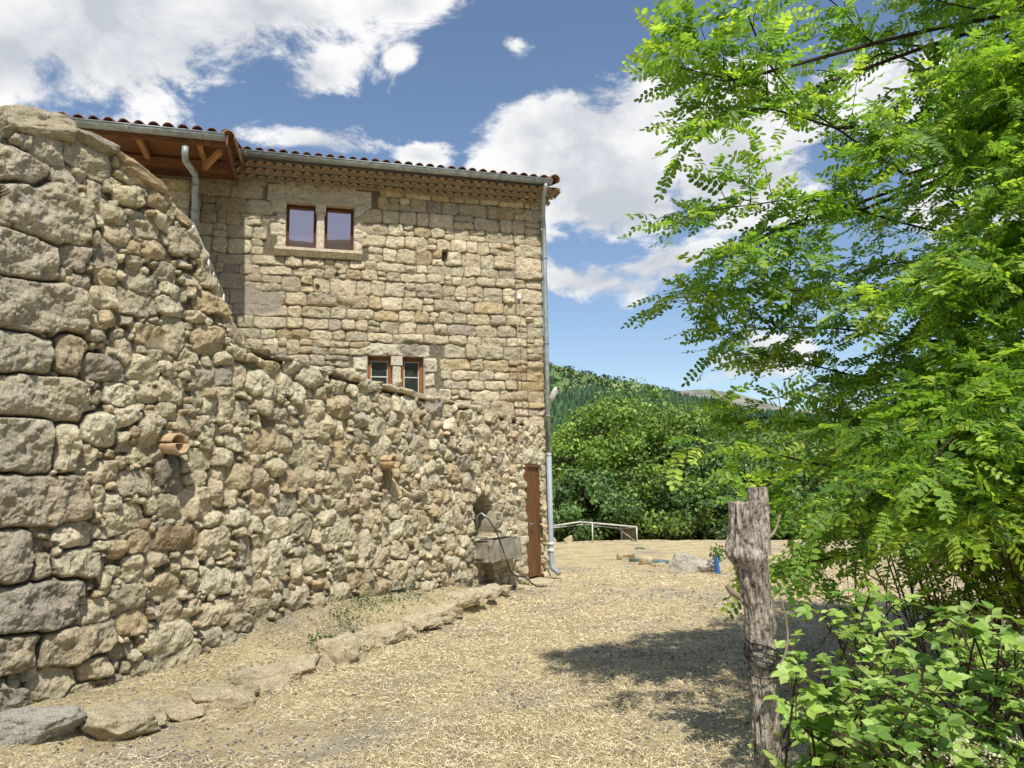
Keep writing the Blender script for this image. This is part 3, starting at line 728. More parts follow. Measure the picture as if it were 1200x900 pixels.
# verge tiles along the wing's right edge
mb = MB(); 
for q in range(5):
    a = hp(ES0-.02, EW+.05-q*.36, EZ+.06+q*.05); b_ = hp(ES0-.02, EW-.40-q*.36, EZ+.10+q*.05); mb.halfpipe(a, b_, ZZ, .1, .016, -.5, math.pi+.3, 10)
mb.build('verge_tiles', M['terracotta_pale'], house, True)
mb = MB(); 
for q in range(10):
    mb.halfpipe(hp(RS0-.08, GW-q*.4+.05, GZ+.06+q*.13), hp(RS0-.08, GW-q*.4-.42, GZ+.06+(q+1)*.13), ZZ, .1, .016, -.5, math.pi+.3, 10)
mb.build('verge_tiles', M['terracotta_pale'], house, True)
# wing downpipe
a1 = fac_sz(217, 172, EW+.09); b1 = fac_sz(229, 215, 1.0); c1 = fac_sz(226, 270, 1.0)
mb = MB(); mb.tube([hp(a1[0], EW+.09, a1[1]), hp(a1[0], EW+.09, a1[1]-.1), hp(a1[0], EW+.03, a1[1]-.2), hp(b1[0], 1.08, b1[1]+.12), hp(b1[0], 1.0, b1[1]), hp(b1[0], 1.0, 2.4)], .05, 12)
dp2 = mb.build('downpipe', M['zinc'], house, True)
for z_ in (b1[1]-.05, b1[1]-.5): MB().tube([hp(b1[0], 1.0, z_-.015), hp(b1[0], 1.0, z_+.015)], .06, 12).build('pipe_clip', M['zinc_dark'], dp2, True)
# cables on the facade
mb = MB(); p_ = fac_sz(607, 347); q_ = fac_sz(470, 344)
mb.tube([hp(q_[0], .055, p_[1]+.0), hp((p_[0]+q_[0])/2, .057, p_[1]-.01), hp(p_[0], .06, p_[1])], .006, 6)
for o_ in (-.03, .04): mb.tube([hp(p_[0]+o_, .06, p_[1]), hp(p_[0]+o_, .06, 4), hp(p_[0]+o_, .06, 2.2)], .007, 6)
cb = mb.build('cable', M['mortar'], house, True)
mb = MB(); mb.box(hp(p_[0], .07, p_[1]-.02), (HL, HN, ZZ), (.035, .02, .05)); mb.build('junction_box', M['white_plastic'], cb)
# white lamp at the corner
lp = at(648.5, 462, 14.5); base = hp(-.05, -.12, float(lp[2])-.05)
mb = MB(); V1, F1_ = ico(3); d_ = np.array([.35, -.35, .87]); d_ /= np.linalg.norm(d_); x_ = np.cross(d_, [0, 1, 0]); x_ /= np.linalg.norm(x_); y_ = np.cross(d_, x_)
mb.add(V1*np.array([.055, .035, .155])@np.array([x_, y_, d_])+lp, F1_); mb.tube([lp-d_*.08, base], .012, 8)
mb.build('outdoor_lamp', M['white_plastic'], house, True)
# stair railing behind the wall
ra, rb = fac_sz(226, 262, 1.6), fac_sz(262, 345, 1.0)
A = hp(ra[0], 1.6, ra[1]); B = hp(rb[0], 1.0, rb[1]); mb = MB()
rail = empty('stair_railing', (A+B)/2-np.array([0, 0, 1.5]), 'thin white metal stair railing sloping down between the wall and the house', 'railing')
mb = MB(); mb.tube([A-(B-A)*.05+np.array([-.35, -.05, .02]), A, B], .014, 8); mb.build('handrail', M['white_metal'], rail, True)
mb = MB(); dn_ = np.array([0, 0, -.75]); mb.tube([A+dn_, B+dn_], .012, 8); mb.build('lower_rail', M['white_metal'], rail, True)
for k in range(7):
    p = A+(B-A)*k/6; mb = MB(); mb.tube([p, p+dn_*(1 if k not in (0, 6) else 1.7)], .016 if k in (0, 3, 6) else .009, 8); mb.build('baluster', M['white_metal'], rail, True)
# ================================================================== GROUND
KL = [(-4.6, 2.0), (-3.3, 4.3), (-2.6, 5.75), (-1.77, 7.8), (-.95, 9.5), (-.13, 11.3), (.15, 12.2)]   # kerb line
def gz(x, y):
    x = np.asarray(x, float); y = np.asarray(y, float)
    P = P2(x, y)
    z = fbm(P, .35, 3, 2)*.05
    # bank between kerb line and wall
    kx = np.interp(y, [k[1] for k in KL], [k[0] for k in KL])
    u = (x-W0[0])*Wd[0]+(y-W0[1])*Wd[1]; b_ = lin(BU, u); dw = (x-W0[0])*Wn[0]+(y-W0[1])*Wn[1]
    kd = kx-x; wid = np.maximum(kd+dw/.892*1.0, .25)
    t = np.clip(kd/np.maximum(wid, .2), 0, 1)
    fade = np.clip((12.6-y)/1.5, 0, 1)
    z = z + np.where(kd > -.08, fade*(.10*np.clip((kd+.08)/.15, 0, 1)+np.maximum(b_-.10, 0)*t), 0) * (y > 0)
    # plateau edge: the land falls away into the valley
    r = y + .12*np.abs(x-2)
    e = np.clip((r-23.5)/10, 0, None); z = z - np.where(e > 0, 2.2*e**1.35, 0).clip(0, 12)
    z = z + np.clip((r-13)/10, 0, 1)*.02
    z = np.where(y < -30, z-0, z)
    return z
def axis(parts):
    a = []
    for s0, s1, st in parts: a += list(np.arange(s0, s1, st))
    return np.array(a)
gx = axis([(-900, -60, 60), (-60, -9, 3), (-9, 7.5, .055), (7.5, 30, .5), (30, 120, 6), (120, 901, 60)])
gy = axis([(-900, -60, 60), (-60, 2, 2), (2, 14, .055), (14, 30, .15), (30, 60, 1), (60, 901, 60)])
X, Y = np.meshgrid(gx, gy); Zg = gz(X, Y)
near = (np.abs(X) < 9) & (Y > 2) & (Y < 30)
Zg = Zg + np.where(near, fbm(P2(X, Y), 3.5, 4, 7, .6)*.03+fbm(P2(X, Y), 14, 2, 9)*.012, 0)
mk('ground', np.stack([X, Y, Zg], -1).reshape(-1, 3), grid_faces(np.ones(X.shape, bool)), M['ground'], None, True)
setp(bpy.data.objects['ground'], kind='structure')
# straw litter
def scatter_on_ground(n, ymin, ymax, power=1.0):
    t = RS.uniform(0, 1, n); y = ymin*(ymax/ymin)**(t**power)
    x = y*RS.uniform(-.78, .80, n)
    u = (x-W0[0])*Wn[0]+(y-W0[1])*Wn[1]; k = (u > .05) & ~((x > 6.5))
    return x[k], y[k]
def straw(name, n, ymin, ymax, ln, wd, lift, cols, power=1.0):
    x, y = scatter_on_ground(n, ymin, ymax, power)
    dens = fbm(P2(x, y), .75, 4, 31)+.25*fbm(P2(x, y), 4, 3, 5); k = dens+RS.uniform(-.28, .5, len(x)) > -.03
    x, y = x[k], y[k]; n = len(x); z = gz(x, y)+fbm(P2(x, y), 3.5, 4, 7, .6)*.03+fbm(P2(x, y), 14, 2, 9)*.012
    th = RS.uniform(0, 2*math.pi, n); L_ = RS.uniform(ln*.5, ln*1.4, n); w = RS.uniform(wd*.6, wd*1.3, n)*np.clip(y/7, .8, 2.2)
    d = np.stack([np.cos(th), np.sin(th), RS.normal(.08, .32, n)], -1)*L_[:, None]; sd = np.stack([-np.sin(th), np.cos(th), RS.normal(0, .5, n)], -1)*w[:, None]
    o = np.stack([x, y, z+RS.uniform(.0, lift, n)], -1); bend = np.stack([RS.normal(0, .1, n)*L_, RS.normal(0, .1, n)*L_, np.abs(RS.normal(.12, .1, n))*L_], -1)
    V = np.stack([o-d/2-sd/2, o-d/2+sd/2, o+bend+sd/2, o+bend-sd/2, o+d/2+sd*.2, o+d/2-sd*.2], 1)
    b = np.arange(n)[:, None]*6
    F = np.concatenate([b+np.array([0, 1, 2, 3]), b+np.array([3, 2, 4, 5])])
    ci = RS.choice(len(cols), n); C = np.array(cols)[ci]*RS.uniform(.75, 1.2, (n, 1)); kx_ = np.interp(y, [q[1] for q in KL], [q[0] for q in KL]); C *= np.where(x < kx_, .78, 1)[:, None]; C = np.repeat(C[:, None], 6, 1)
    o_ = mk(name, V.reshape(-1, 3), F, M['straw'], None, False, C.reshape(-1, 3))
    return o_
SC = [(.90, .78, .51), (.84, .72, .45), (.90, .81, .57), (.70, .57, .33), (.46, .35, .20), (.80, .71, .47), (.30, .23, .14)]
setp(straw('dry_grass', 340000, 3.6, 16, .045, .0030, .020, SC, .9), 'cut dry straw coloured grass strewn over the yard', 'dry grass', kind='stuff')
# gravel
x, y = scatter_on_ground(26000, 3.6, 15); k = (fbm(P2(x, y), .75, 4, 31)+RS.normal(0, .12, len(x)) < .06); x, y = x[k], y[k]; n = len(x)
Vi, Fi = ico(1); r = RS.uniform(.004, .014, n)*np.clip(y/7, .8, 1.6)
sc3 = np.stack([r*RS.uniform(.8, 1.5, n), r*RS.uniform(.8, 1.5, n), r*RS.uniform(.4, .8, n)], -1)
o = np.stack([x, y, gz(x, y)+.004+fbm(P2(x, y), 3.5, 4, 7, .6)*.03], -1)
V = o[:, None]+Vi[None]*sc3[:, None]; F = (np.array(Fi)[None]+np.arange(n)[:, None, None]*len(Vi)).reshape(-1, 3)
g_ = RS.uniform(.10, .50, n); C = np.repeat(np.stack([g_*1.03, g_*.95, g_*.84], -1)[:, None], len(Vi), 1)
setp(mk('gravel', V.reshape(-1, 3), F, M['pebble'], None, False, C.reshape(-1, 3)), 'small grey gravel showing between the dry grass', 'gravel', kind='stuff')
# ------------------------------------------------------------------ kerb stones and boulders
def boulder(name, px, py, wpx, hpx, label, cat='stone', group=None, mt='boulder', seed=0, z=None, depth=None, rz=0, sink=.35, rough=.1):
    p = on_ground(px, py, .06 if z is None else z); s_ = p[1]/FPX
    hw = wpx*s_/2; hh = hpx*s_/2*(.85 if group else .95)/(1-sink*.5)
    g_ = float(gz(p[0], p[1]+hw*.3)); c = np.array([p[0], p[1]+(depth or hw*.6)*.6, g_+hh*(1-sink*1.2)])
    V, F = rock(c, (hw, depth or hw*.7, hh), rotax(rz, random.uniform(-.1, .1), random.uniform(-.08, .08)), 5, seed, rough, .7)
    return setp(mk(name, V, F, M[mt], None, True), label, cat, group)
KG = 'edging stones along the foot of the wall'
kst = [(32, 878, 100, 46, 'boulder_grey', 'big flat grey edging stone in the bottom left corner of the yard', .0),
       (135, 862, 104, 50, 'boulder', 'large tan edging boulder just right of the flat grey corner stone', .2),
       (205, 838, 40, 22, 'boulder', 'small sunken edging stone between the big tan boulder and the craggy one', .3),
       (256, 826, 56, 30, 'boulder', 'low pale edging stone half buried in straw', .3),
       (300, 808, 52, 34, 'boulder', 'craggy edging stone with a dark hollow under its top', .5),
       (350, 786, 40, 22, 'boulder', 'low edging stone before the squared block', .5),
       (391, 775, 40, 34, 'boulder', 'squared upright edging block in the middle of the row', .3),
       (421, 760, 26, 22, 'boulder', 'small edging stone against the right side of the squared block', .3),
       (450, 752, 44, 26, 'boulder', 'long flat edging stone beside the green weeds', .6),
       (482, 740, 36, 20, 'boulder', 'dark edged slab following the long flat edging stone', .6),
       (512, 730, 34, 20, 'boulder', 'rounded edging stone past the weeds', .6),
       (541, 718, 34, 20, 'boulder', 'edging stone third from the far end of the row', .7),
       (566, 710, 28, 18, 'boulder', 'edging stone second from the far end of the row', .7),
       (588, 702, 24, 13, 'boulder', 'last small edging stone near the door', .7)]
kst += [(172, 850, 34, 20, 'boulder', 'small wedge stone touching the right end of the big tan boulder', .2),
        (228, 832, 34, 18, 'boulder', 'straw covered edging stone left of the low pale one', .3),
        (279, 815, 30, 20, 'boulder', 'narrow edging stone squeezed in just left of the craggy one', .4),
        (326, 796, 34, 20, 'boulder', 'rounded edging stone right after the craggy one', .4),
        (370, 780, 28, 20, 'boulder', 'small broken stone leaning on the left side of the squared block', .4),
        (436, 757, 30, 18, 'boulder', 'narrow stone before the long flat edging stone', .5),
        (467, 746, 28, 18, 'boulder', 'small stone between the long flat stone and the dark edged slab', .5),
        (497, 735, 30, 18, 'boulder', 'edging stone just before the rounded one', .5),
        (527, 724, 26, 18, 'boulder', 'edging stone fourth from the far end of the row', .5),
        (554, 714, 26, 17, 'boulder', 'narrow stone wedged between the second and third stones from the far end', .5),
        (578, 705, 22, 14, 'boulder', 'little stone touching the last one near the door', .5)]
for i, (a, b_, c_, d_, mt_, lb, rz) in enumerate(kst):
    boulder('edging_stone', a, b_, c_*(1.25 if i > 1 else .86), d_*(1 if i > 1 else .85), lb, 'stone', KG, mt_, 200+i, rz=rz+.2, z=.03, sink=.3, rough=.12)
boulder('boulder', 806, 672, 46, 24, 'pale rounded boulder in the yard between the blue green pipe and the blue stub', 'rock', None, 'boulder_grey', 301, z=0)
boulder('boulder', 829, 672, 24, 17, 'smaller darker boulder touching the pale rounded boulder beside the blue pipe', 'rock', None, 'boulder_grey', 302, z=0)
boulder('stone', 734, 657, 20, 8, 'flat pale stone at the left end of the blue green pipe', 'rock', None, 'boulder', 303, z=0)
boulder('stone', 759, 663, 18, 10, 'cream stone in front of the middle of the blue green pipe', 'rock', None, 'boulder', 304, z=0)
boulder('stone', 775, 665, 16, 6, 'low flat stone to the left of the pale boulder', 'rock', None, 'boulder', 305, z=0)
boulder('stone', 667, 639, 11, 10, 'pointed pale stone at the field edge before the tubular frame', 'rock', None, 'boulder', 306, z=0, sink=.15)
boulder('stone', 648, 637, 9, 7, 'grey stone at the field edge beside the house downpipe', 'rock', None, 'boulder_grey', 307, z=0, sink=.15)
boulder('stone', 612, 690, 20, 6, 'flat stone lying at the foot of the door', 'rock', None, 'boulder', 308, z=0)
mb = MB(); p = [on_ground(a, b_, .1)+np.array([0, 0, .05]) for a, b_ in ((8, 826), (30, 817), (52, 813), (76, 814))]
setp(mb.tube(p, .016, 8).build('pipe_offcut', M['black_rubber'], None, True), 'short black plastic pipe lying on the bank near the corner stones', 'pipe')
# pipes on the ground
mb = MB(); a = on_ground(738, 659); b_ = on_ground(783, 661)
setp(mb.tube([a+[0, 0, .03], (a+b_)/2+[0, .05, .04], b_+[0, 0, .03]], .055, 10).build('pipe', M['bluegreen'], None, True), 'weathered blue green pipe lying across the dry yard', 'pipe')
a = on_ground(832, 674, .0); b_ = on_ground(860, 675, .0)
setp(MB().tube([a+[0, 0, .01], b_+[0, 0, .01]], .022, 8).build('pipe', M['bluegreen'], None, True), 'thin dark green pipe on the ground at the foot of the blue pipe', 'pipe')
a = on_ground(750, 645, 0); V1, F1_ = ico(3)
mb = MB(); mb.tube([a+[0, 0, 0], a+[0, 0, .04], a+[0, 0, .07]], [.14, .14, .1], 16)
setp(mb.build('hatch_cover', M['green'], None, True), 'small round green cover set in the dry grass', 'cover')
a = on_ground(842, 674, 0); mb = MB(); mb.tube([a, a+[-.035, 0, .33]], .042, 14, False); mb.tube([a+[-.0347, 0, .327], a+[-.035, 0, .33]], .036, 14)
setp(mb.build('blue_pipe', M['blue'], None, True), 'upright bright blue plastic pipe stub behind the wooden post', 'pipe')
# tubular frame with netting
fr = empty('frame_shelter', on_ground(694, 636), 'low white tubular frame with netting at one end, on the far edge of the field', 'frame')
gq = lambda px, py, y: at(px, py, y)
A = [gq(643, 617, 22.6), gq(680, 611.5, 22.6), gq(746, 617.5, 22.6)]; Bk = [gq(643, 619, 24.6), gq(684, 614.5, 24.6), gq(728, 619.5, 24.6)]
MB().tube([A[0], A[1]], .022, 8).tube([A[1], A[2]], .022, 8).build('top_bar', M['white_metal'], fr, True)
MB().tube([Bk[0], Bk[1]], .02, 8).tube([Bk[1], Bk[2]], .02, 8).build('top_bar', M['white_metal'], fr, True)
for p in (gq(694, 613, 22.6), A[2], Bk[2]): MB().tube([p, np.array([p[0], p[1], gz(p[0], p[1])-.05])], .02, 8).build('leg', M['white_metal'], fr, True)
for t in np.linspace(0, 1, 8): 
    a = A[1]*(1-t)+A[2]*t; b_ = Bk[1]*(1-t)+Bk[2]*t
    if t in (0, 1): MB().tube([a, b_], .016, 6).build('cross_bar', M['white_metal'], fr, True)
MB().tube([Bk[2]+[-.1, 0, 0], np.array([A[2][0], A[2][1], .05])], .014, 6).build('brace', M['white_metal'], fr, True)
mb = MB()
for t in np.linspace(0.02, .98, 22):
    p = A[2]*(1-t)+Bk[2]*t; mb.tube([p, np.array([p[0], p[1], -.02])], .0045, 4, False)
for z_ in np.linspace(.04, float(A[2][2])-.02, 9): mb.tube([np.array([A[2][0], A[2][1], z_]), np.array([Bk[2][0], Bk[2][1], z_])], .0045, 4, False)
mb.build('netting', M['twig_pale'], fr)
# hose and tap
hose = empty('garden_hose', wallp(NU, .1, .4), 'dark hose with a red section hanging from the niche tap over the trough', 'hose')
P_ = [wallp(NU-.1, NB+.04, -.05), wallp(NU-.1, NB+.34, -.05), wallp(NU-.08, NB+.38, .02), wallp(NU-.06, NB+.3, .12)]
MB().tube(P_, .017, 8).build('tap_pipe', M['zinc'], hose, True)
def crv(P, n=24):
    P = [np.asarray(p, float) for p in P]; out = []
    Q = [2*P[0]-P[1]]+P+[2*P[-1]-P[-2]]
    for i in range(1, len(Q)-2):
        for k in range(n//(len(P)-1)+1):
            t = k/(n//(len(P)-1)+1); p0, p1, p2, p3 = Q[i-1:i+3]
            out.append(.5*((2*p1)+(-p0+p2)*t+(2*p0-5*p1+4*p2-p3)*t*t+(-p0+3*p1-3*p2+p3)*t**3))
    return out+[P[-1]]
P_ = crv([wallp(NU-.06, NB+.3, .12), wallp(NU-.08, NB+.05, .30), wallp(NU-.03, NB-.3, .41), wallp(NU+.12, NB-.55, .45), wallp(NU+.45, .25, .5), wallp(NU+.7, .1, .55), wallp(NU+1.05, .05, .6)], 60)
MB().tube(P_, .010, 8).build('tubing', M['black_rubber'], hose, True)
i0 = int(len(P_)*.3); MB().tube(P_[i0:i0+4], .0115, 8).build('red_section', M['red_rubber'], hose, True)
# ================================================================== WOODEN POST
PD = 2.4
cl = [(905, 1240, 46), (904, 1000, 38), (901, 900, 34), (898, 850, 33), (893, 800, 34), (891, 770, 33), (889, 720, 34), (887, 700, 35), (882, 670, 41), (877, 650, 45), (874, 625, 42), (873, 600, 40), (873, 588, 39)]
n = 460; T = np.linspace(0, 1, n); ys = np.interp(T, [0, 1], [1240, 588])
cxs = np.interp(ys, [c[1] for c in cl][::-1], [c[0] for c in cl][::-1]); wds = np.interp(ys, [c[1] for c in cl][::-1], [c[2] for c in cl][::-1])
C3 = np.array([at(a, b_, PD) for a, b_ in zip(cxs, ys)]); rad = wds/2*PD/FPX*.88
seg = 170; TH = np.linspace(0, 2*math.pi, seg, endpoint=False)
Rr = np.repeat(rad[:, None], seg, 1); YY = np.repeat(ys[:, None], seg, 1)
# knots: (photo y, angle (0 = right, -pi/2 = to the camera), size, amount)
for (ky, ka, ks, am) in [(645, math.pi*1.08, 15, .42), (628, -.3, 18, .34), (652, -1.5, 12, .26), (668, -2.6, 9, -.22), (612, -.9, 10, -.2), (705, -1.2, 16, -.1), (812, -1.9, 20, -.12), (700, math.pi, 7, .28), (660, -1.1, 14, .2), (760, -.9, 9, .15), (785, .0, 10, .22), (735, .1, 10, .2), (612, -2, 12, .12), (830, -2.2, 9, .12)]:
    dth = np.angle(np.exp(1j*(TH[None]-ka))); Rr += rad[:, None]*am*np.exp(-((YY-ky)/ks)**2-(dth/.55)**2)
Pn = np.stack([np.cos(TH)[None]*.06+0*YY, np.sin(TH)[None]*.06+0*YY, YY/FPX*PD*.16], -1)
Rr *= 1+.16*fbm(Pn, 22, 4, 3)+.16*fbm(Pn*np.array([1, 1, 1.4]), 60, 4, 5, .6)
crack = np.clip(1-np.abs(vnoise(Pn*np.array([1, 1, .5]), 30, 8))*9, 0, 1); Rr *= 1-.14*crack; crk2 = np.clip(1-np.abs(fbm(Pn*np.array([1, 1, .35]), 55, 3, 18))*7, 0, 1); Rr *= 1-.06*crk2; Rr *= 1+.10*np.clip(fbm(Pn*np.array([1, 1, .8]), 90, 3, 28), -.2, 1)
Vp = C3[:, None]+np.stack([np.cos(TH), np.sin(TH), 0*TH], -1)[None]*Rr[..., None]
Vp[-1, :, 2] += fbm(Pn[-1], 30, 2, 3)*.012
I = np.arange(n*seg).reshape(n, seg); Fp = np.stack([I[:-1], np.roll(I[:-1], -1, 1), np.roll(I[1:], -1, 1), I[1:]], -1).reshape(-1, 4)
post = empty('wooden_post', (C3[0][0], C3[0][1], 0), 'gnarled weathered grey wooden post with two sawn stubs, wire wrapped round it', 'post')
mk('trunk', Vp.reshape(-1, 3), Fp, M['post'], post, True)
# sawn top
def cap(ring, name, parent):
    c = ring.mean(0); k = 10; V = []; 
    for j in range(k): 
        t = j/(k-1); q = c+(ring-c)*(1-t); q[:, 2] += fbm(q*1.0, 60, 3, 5)*.006*min(1, t*4); V.append(q)
    V = np.concatenate(V); m_ = len(ring); I = np.arange(k*m_).reshape(k, m_); F = np.stack([I[:-1], np.roll(I[:-1], -1, 1), np.roll(I[1:], -1, 1), I[1:]], -1).reshape(-1, 4)
    mk(name, V, F, M['endgrain'], parent, True)
cap(Vp[-1], 'sawn_top', post)
# second stub behind
n2 = 60; ys2 = np.linspace(650, 571, n2); cx2 = np.interp(ys2, [571, 600, 650], [887, 890, 886]); C2 = np.array([at(a, b_, PD+.03) for a, b_ in zip(cx2, ys2)])
r2 = np.interp(ys2, [574, 610, 650], [.031, .032, .045]); P2n = np.stack([np.cos(TH)[None]*.05+0*ys2[:, None], np.sin(TH)[None]*.05+0*ys2[:, None], ys2[:, None]/FPX*PD*.16+0*TH[None]], -1)
R2 = r2[:, None]*(1+.15*fbm(P2n, 26, 4, 13)+.08*fbm(P2n, 70, 3, 15))
V2 = C2[:, None]+np.stack([np.cos(TH), np.sin(TH), 0*TH], -1)[None]*R2[..., None]
I = np.arange(n2*seg).reshape(n2, seg); F2_ = np.stack([I[:-1], np.roll(I[:-1], -1, 1), np.roll(I[1:], -1, 1), I[1:]], -1).reshape(-1, 4)
stub = mk('stub', V2.reshape(-1, 3), F2_, M['post'], post, True); cap(V2[-1], 'sawn_top', post)
pp = lambda a, b_, d=0: at(a, b_, PD+d)
mb = MB(); mb.tube(crv([pp(898, 632), pp(908, 622, .02), pp(914, 603, .03)], 10), [.006]*4+[.004]*3+[.003]*(len(crv([pp(898, 632), pp(908, 622, .02), pp(914, 603, .03)], 10))-7), 8)
mb.build('twig', M['twig_pale'], post, True)
MB().tube(crv([pp(868, 700), pp(858, 694, -.01), pp(852, 686, -.01)], 8), .01, 8).build('twig', M['twig_pale'], post, True)
mb = MB(); q = crv([pp(904, 790), pp(918, 772, .01), pp(923, 745, .02), pp(918, 712, .02), pp(914, 698, .02)], 20); mb.tube(q, np.linspace(.005, .002, len(q)), 8); mb.tube(crv([pp(918, 718, .02), pp(911, 716, .02)], 4), .004, 6)
mb.build('side_shoot', M['twig_pale'], post, True)
mb = MB()
for k, (yy, tl, ph) in enumerate([(757, 8, 0), (763, 6, .5), (768, 9, 1.1), (773, 7, 1.6), (778, 10, .3), (788, 9, .9)]):
    yy -= 2; c_ = at(892, yy, PD); r_ = .046+.002*(k % 3); pts = []
    for t in np.linspace(0, 2*math.pi, 40): pts.append(c_+np.array([math.cos(t)*r_, math.sin(t)*r_, -.001*tl*math.cos(t+ph)*1.8+.003*math.sin(3*t+k)]))
    mb.tube(pts, .0022 if k % 2 else .003, 6, False)
mb.build('wire', M['wire'], post, True)
# ================================================================== FOLIAGE
def locust_leaves(base, dirs, size, colr, name, parent, mt='locust', nl=6):
    """pinnate leaves: base (n,3), dirs (n,3), size (n,) ; nl pairs + 1 terminal"""
    n = len(base); d = dirs/np.linalg.norm(dirs, axis=1, keepdims=True)
    ref = np.tile(ZZ, (n, 1))+RS.normal(0, .45, (n, 3)); sd = np.cross(d, ref); sd /= np.linalg.norm(sd, axis=1, keepdims=True); nr = np.cross(sd, d)
    Vs = []; Cs = []
    lf = np.array([[0, 0, 0], [.2, .25, .05], [.72, .27, .04], [1, 0, 0], [.72, -.27, .04], [.2, -.25, .05]])
    F0 = np.array([[0, 3, 2, 1], [0, 5, 4, 3]])
    for k in range(2*nl+1):
        t = (k//2+1)/(nl+.6) if k < 2*nl else 1.0
        sg = 1 if k % 2 else -1
        P = base + d*size[:, None]*t + np.array([0, 0, -1])*(size*.16*t*t)[:, None]
        if k < 2*nl:
            ld = sd*sg*.93 + d*.35 + RS.normal(0, .16, (n, 3)) - nr*RS.uniform(-.05, .35, (n, 1))
        else: ld = d+RS.normal(0, .1, (n, 3))
        ld /= np.linalg.norm(ld, axis=1, keepdims=True); lw = np.cross(ld, nr+RS.normal(0, .25, (n, 3))); lw /= np.linalg.norm(lw, axis=1, keepdims=True); ln_ = np.cross(lw, ld)
        L_ = size*RS.uniform(.19, .25, n)*(1-.35*abs(t-.5)); 
        Q = P[:, None] + (ld[:, None]*lf[None, :, 0:1] + lw[:, None]*lf[None, :, 1:2] + ln_[:, None]*lf[None, :, 2:3])*L_[:, None, None]
        Vs.append(Q); Cs.append(np.repeat((colr*RS.uniform(.8, 1.2, (n, 1)))[:, None], 6, 1))
    V = np.stack(Vs, 1); C = np.stack(Cs, 1); m_ = n*(2*nl+1)
    F = (F0[None]+(np.arange(m_)*6)[:, None, None]).reshape(-1, 4)
    v0 = V.reshape(-1, 3); c0 = C.reshape(-1, 3); TT = np.array([0, .35, .7, 1.0])
    rb = np.stack([base+d*size[:, None]*t+np.array([0, 0, -1])*(size*.16*t*t)[:, None] for t in TT], 1)
    wv = sd[:, None]*.0014; rv = np.stack([rb-wv, rb+wv], 2).reshape(n, 8, 3)
    rf = np.array([[0, 1, 3, 2], [2, 3, 5, 4], [4, 5, 7, 6]]); RF = (rf[None]+(np.arange(n)*8)[:, None, None]).reshape(-1, 4)+len(v0)
    V = np.concatenate([v0, rv.reshape(-1, 3)]); C = np.concatenate([c0, np.tile([.30, .36, .12], (n*8, 1))]); F = np.concatenate([F, RF])
    return mk(name, V.reshape(-1, 3), F, M[mt], parent, False, C.reshape(-1, 3))
LB, LD, LS, LC = [], [], [], []
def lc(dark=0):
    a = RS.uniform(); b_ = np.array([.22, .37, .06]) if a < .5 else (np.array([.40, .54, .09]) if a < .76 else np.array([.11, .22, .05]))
    return b_*(1-dark*.4)*RS.uniform(.85, 1.15)  # dark: shade put into the leaf colour of low growth
def spray(mb, P, r0=.012, leafy=.75, nt=9, tl=.4, lsz=.2, step=.045, droop=.25, dark=0, acc=None):
    """branch through points P with side twigs, leaves on the outer part"""
    q = np.array(crv(P, 22)); L_ = np.linalg.norm(np.diff(q, axis=0), axis=1).sum(); m_ = len(q)
    mb.tube(q, np.linspace(r0, .003, m_), 7)
    tw = [q[int(m_*(1-leafy)):]]
    for k in range(nt):
        i = int(m_*(1-leafy)+m_*leafy*(k+.3)/nt); i = min(i, m_-2); t = q[i+1]-q[i-1]; t /= np.linalg.norm(t)+1e-9
        s_ = np.cross(t, ZZ); s_ /= np.linalg.norm(s_)+1e-9; a = (1 if k % 2 else -1)
        dd = t*.75+s_*a*RS.uniform(.3, .9)+ZZ*RS.normal(.05, .45); dd /= np.linalg.norm(dd); ll = tl*RS.uniform(.6, 1.2)*(1-.45*k/nt)
        e = q[i]+dd*ll; c_ = crv([q[i], q[i]+dd*ll*.5+ZZ*.02, e-ZZ*droop*ll*.6], 8); mb.tube(c_, np.linspace(r0*.35, .0018, len(c_)), 5); tw.append(np.array(c_))
    for c_ in tw:
        seg_ = np.linalg.norm(np.diff(c_, axis=0), axis=1); cum = np.concatenate([[0], np.cumsum(seg_)]); tot = cum[-1]
        for x_ in np.arange(.05, tot+.001, step):
            j = min(np.searchsorted(cum, x_), len(c_)-1); j = max(j, 1); f_ = (x_-cum[j-1])/(seg_[j-1]+1e-9); p = c_[j-1]*(1-f_)+c_[j]*f_; t = c_[j]-c_[j-1]; t /= np.linalg.norm(t)+1e-9
            s_ = np.cross(t, ZZ); s_ /= np.linalg.norm(s_)+1e-9; ph = RS.uniform(0, 6.28)
            dd = t*.6+s_*(.9 if math.cos(ph) > 0 else -.9)*RS.uniform(.6, 1)+ZZ*RS.normal(.02, .2)
            LB.append(p); LD.append(dd); LS.append(lsz*RS.uniform(.7, 1.2)); LC.append(lc(dark))
        LB.append(c_[-1]); LD.append(c_[-1]-c_[-2]); LS.append(lsz); LC.append(lc(dark))
def flush(name, parent, mt='locust'):
    global LB, LD, LS, LC
    print(name, 'leaves', len(LB))
    o = locust_leaves(np.array(LB), np.array(LD), np.array(LS), np.array(LC), name, parent, mt); LB, LD, LS, LC = [], [], [], []; return o
loc = empty('locust_tree', (5.3, 6.0, 0), 'leafy locust tree reaching in from the right with drooping feathery leaf sprays', 'tree')
trunk = crv([(5.3, 6.0, -.1), (5.2, 5.9, 1.5), (5.05, 5.8, 3.0), (4.8, 5.7, 4.6), (4.6, 5.4, 6.2)], 24)
MB().tube(trunk, np.linspace(.15, .05, len(trunk)), 16).build('trunk', M['bark'], loc, True)
mb = MB()
hubs = [np.array(p) for p in [(5.1, 5.85, 2.4), (5.0, 5.8, 3.3), (4.8, 5.7, 4.4), (4.65, 5.5, 5.4), (5.2, 5.9, 1.7)]]
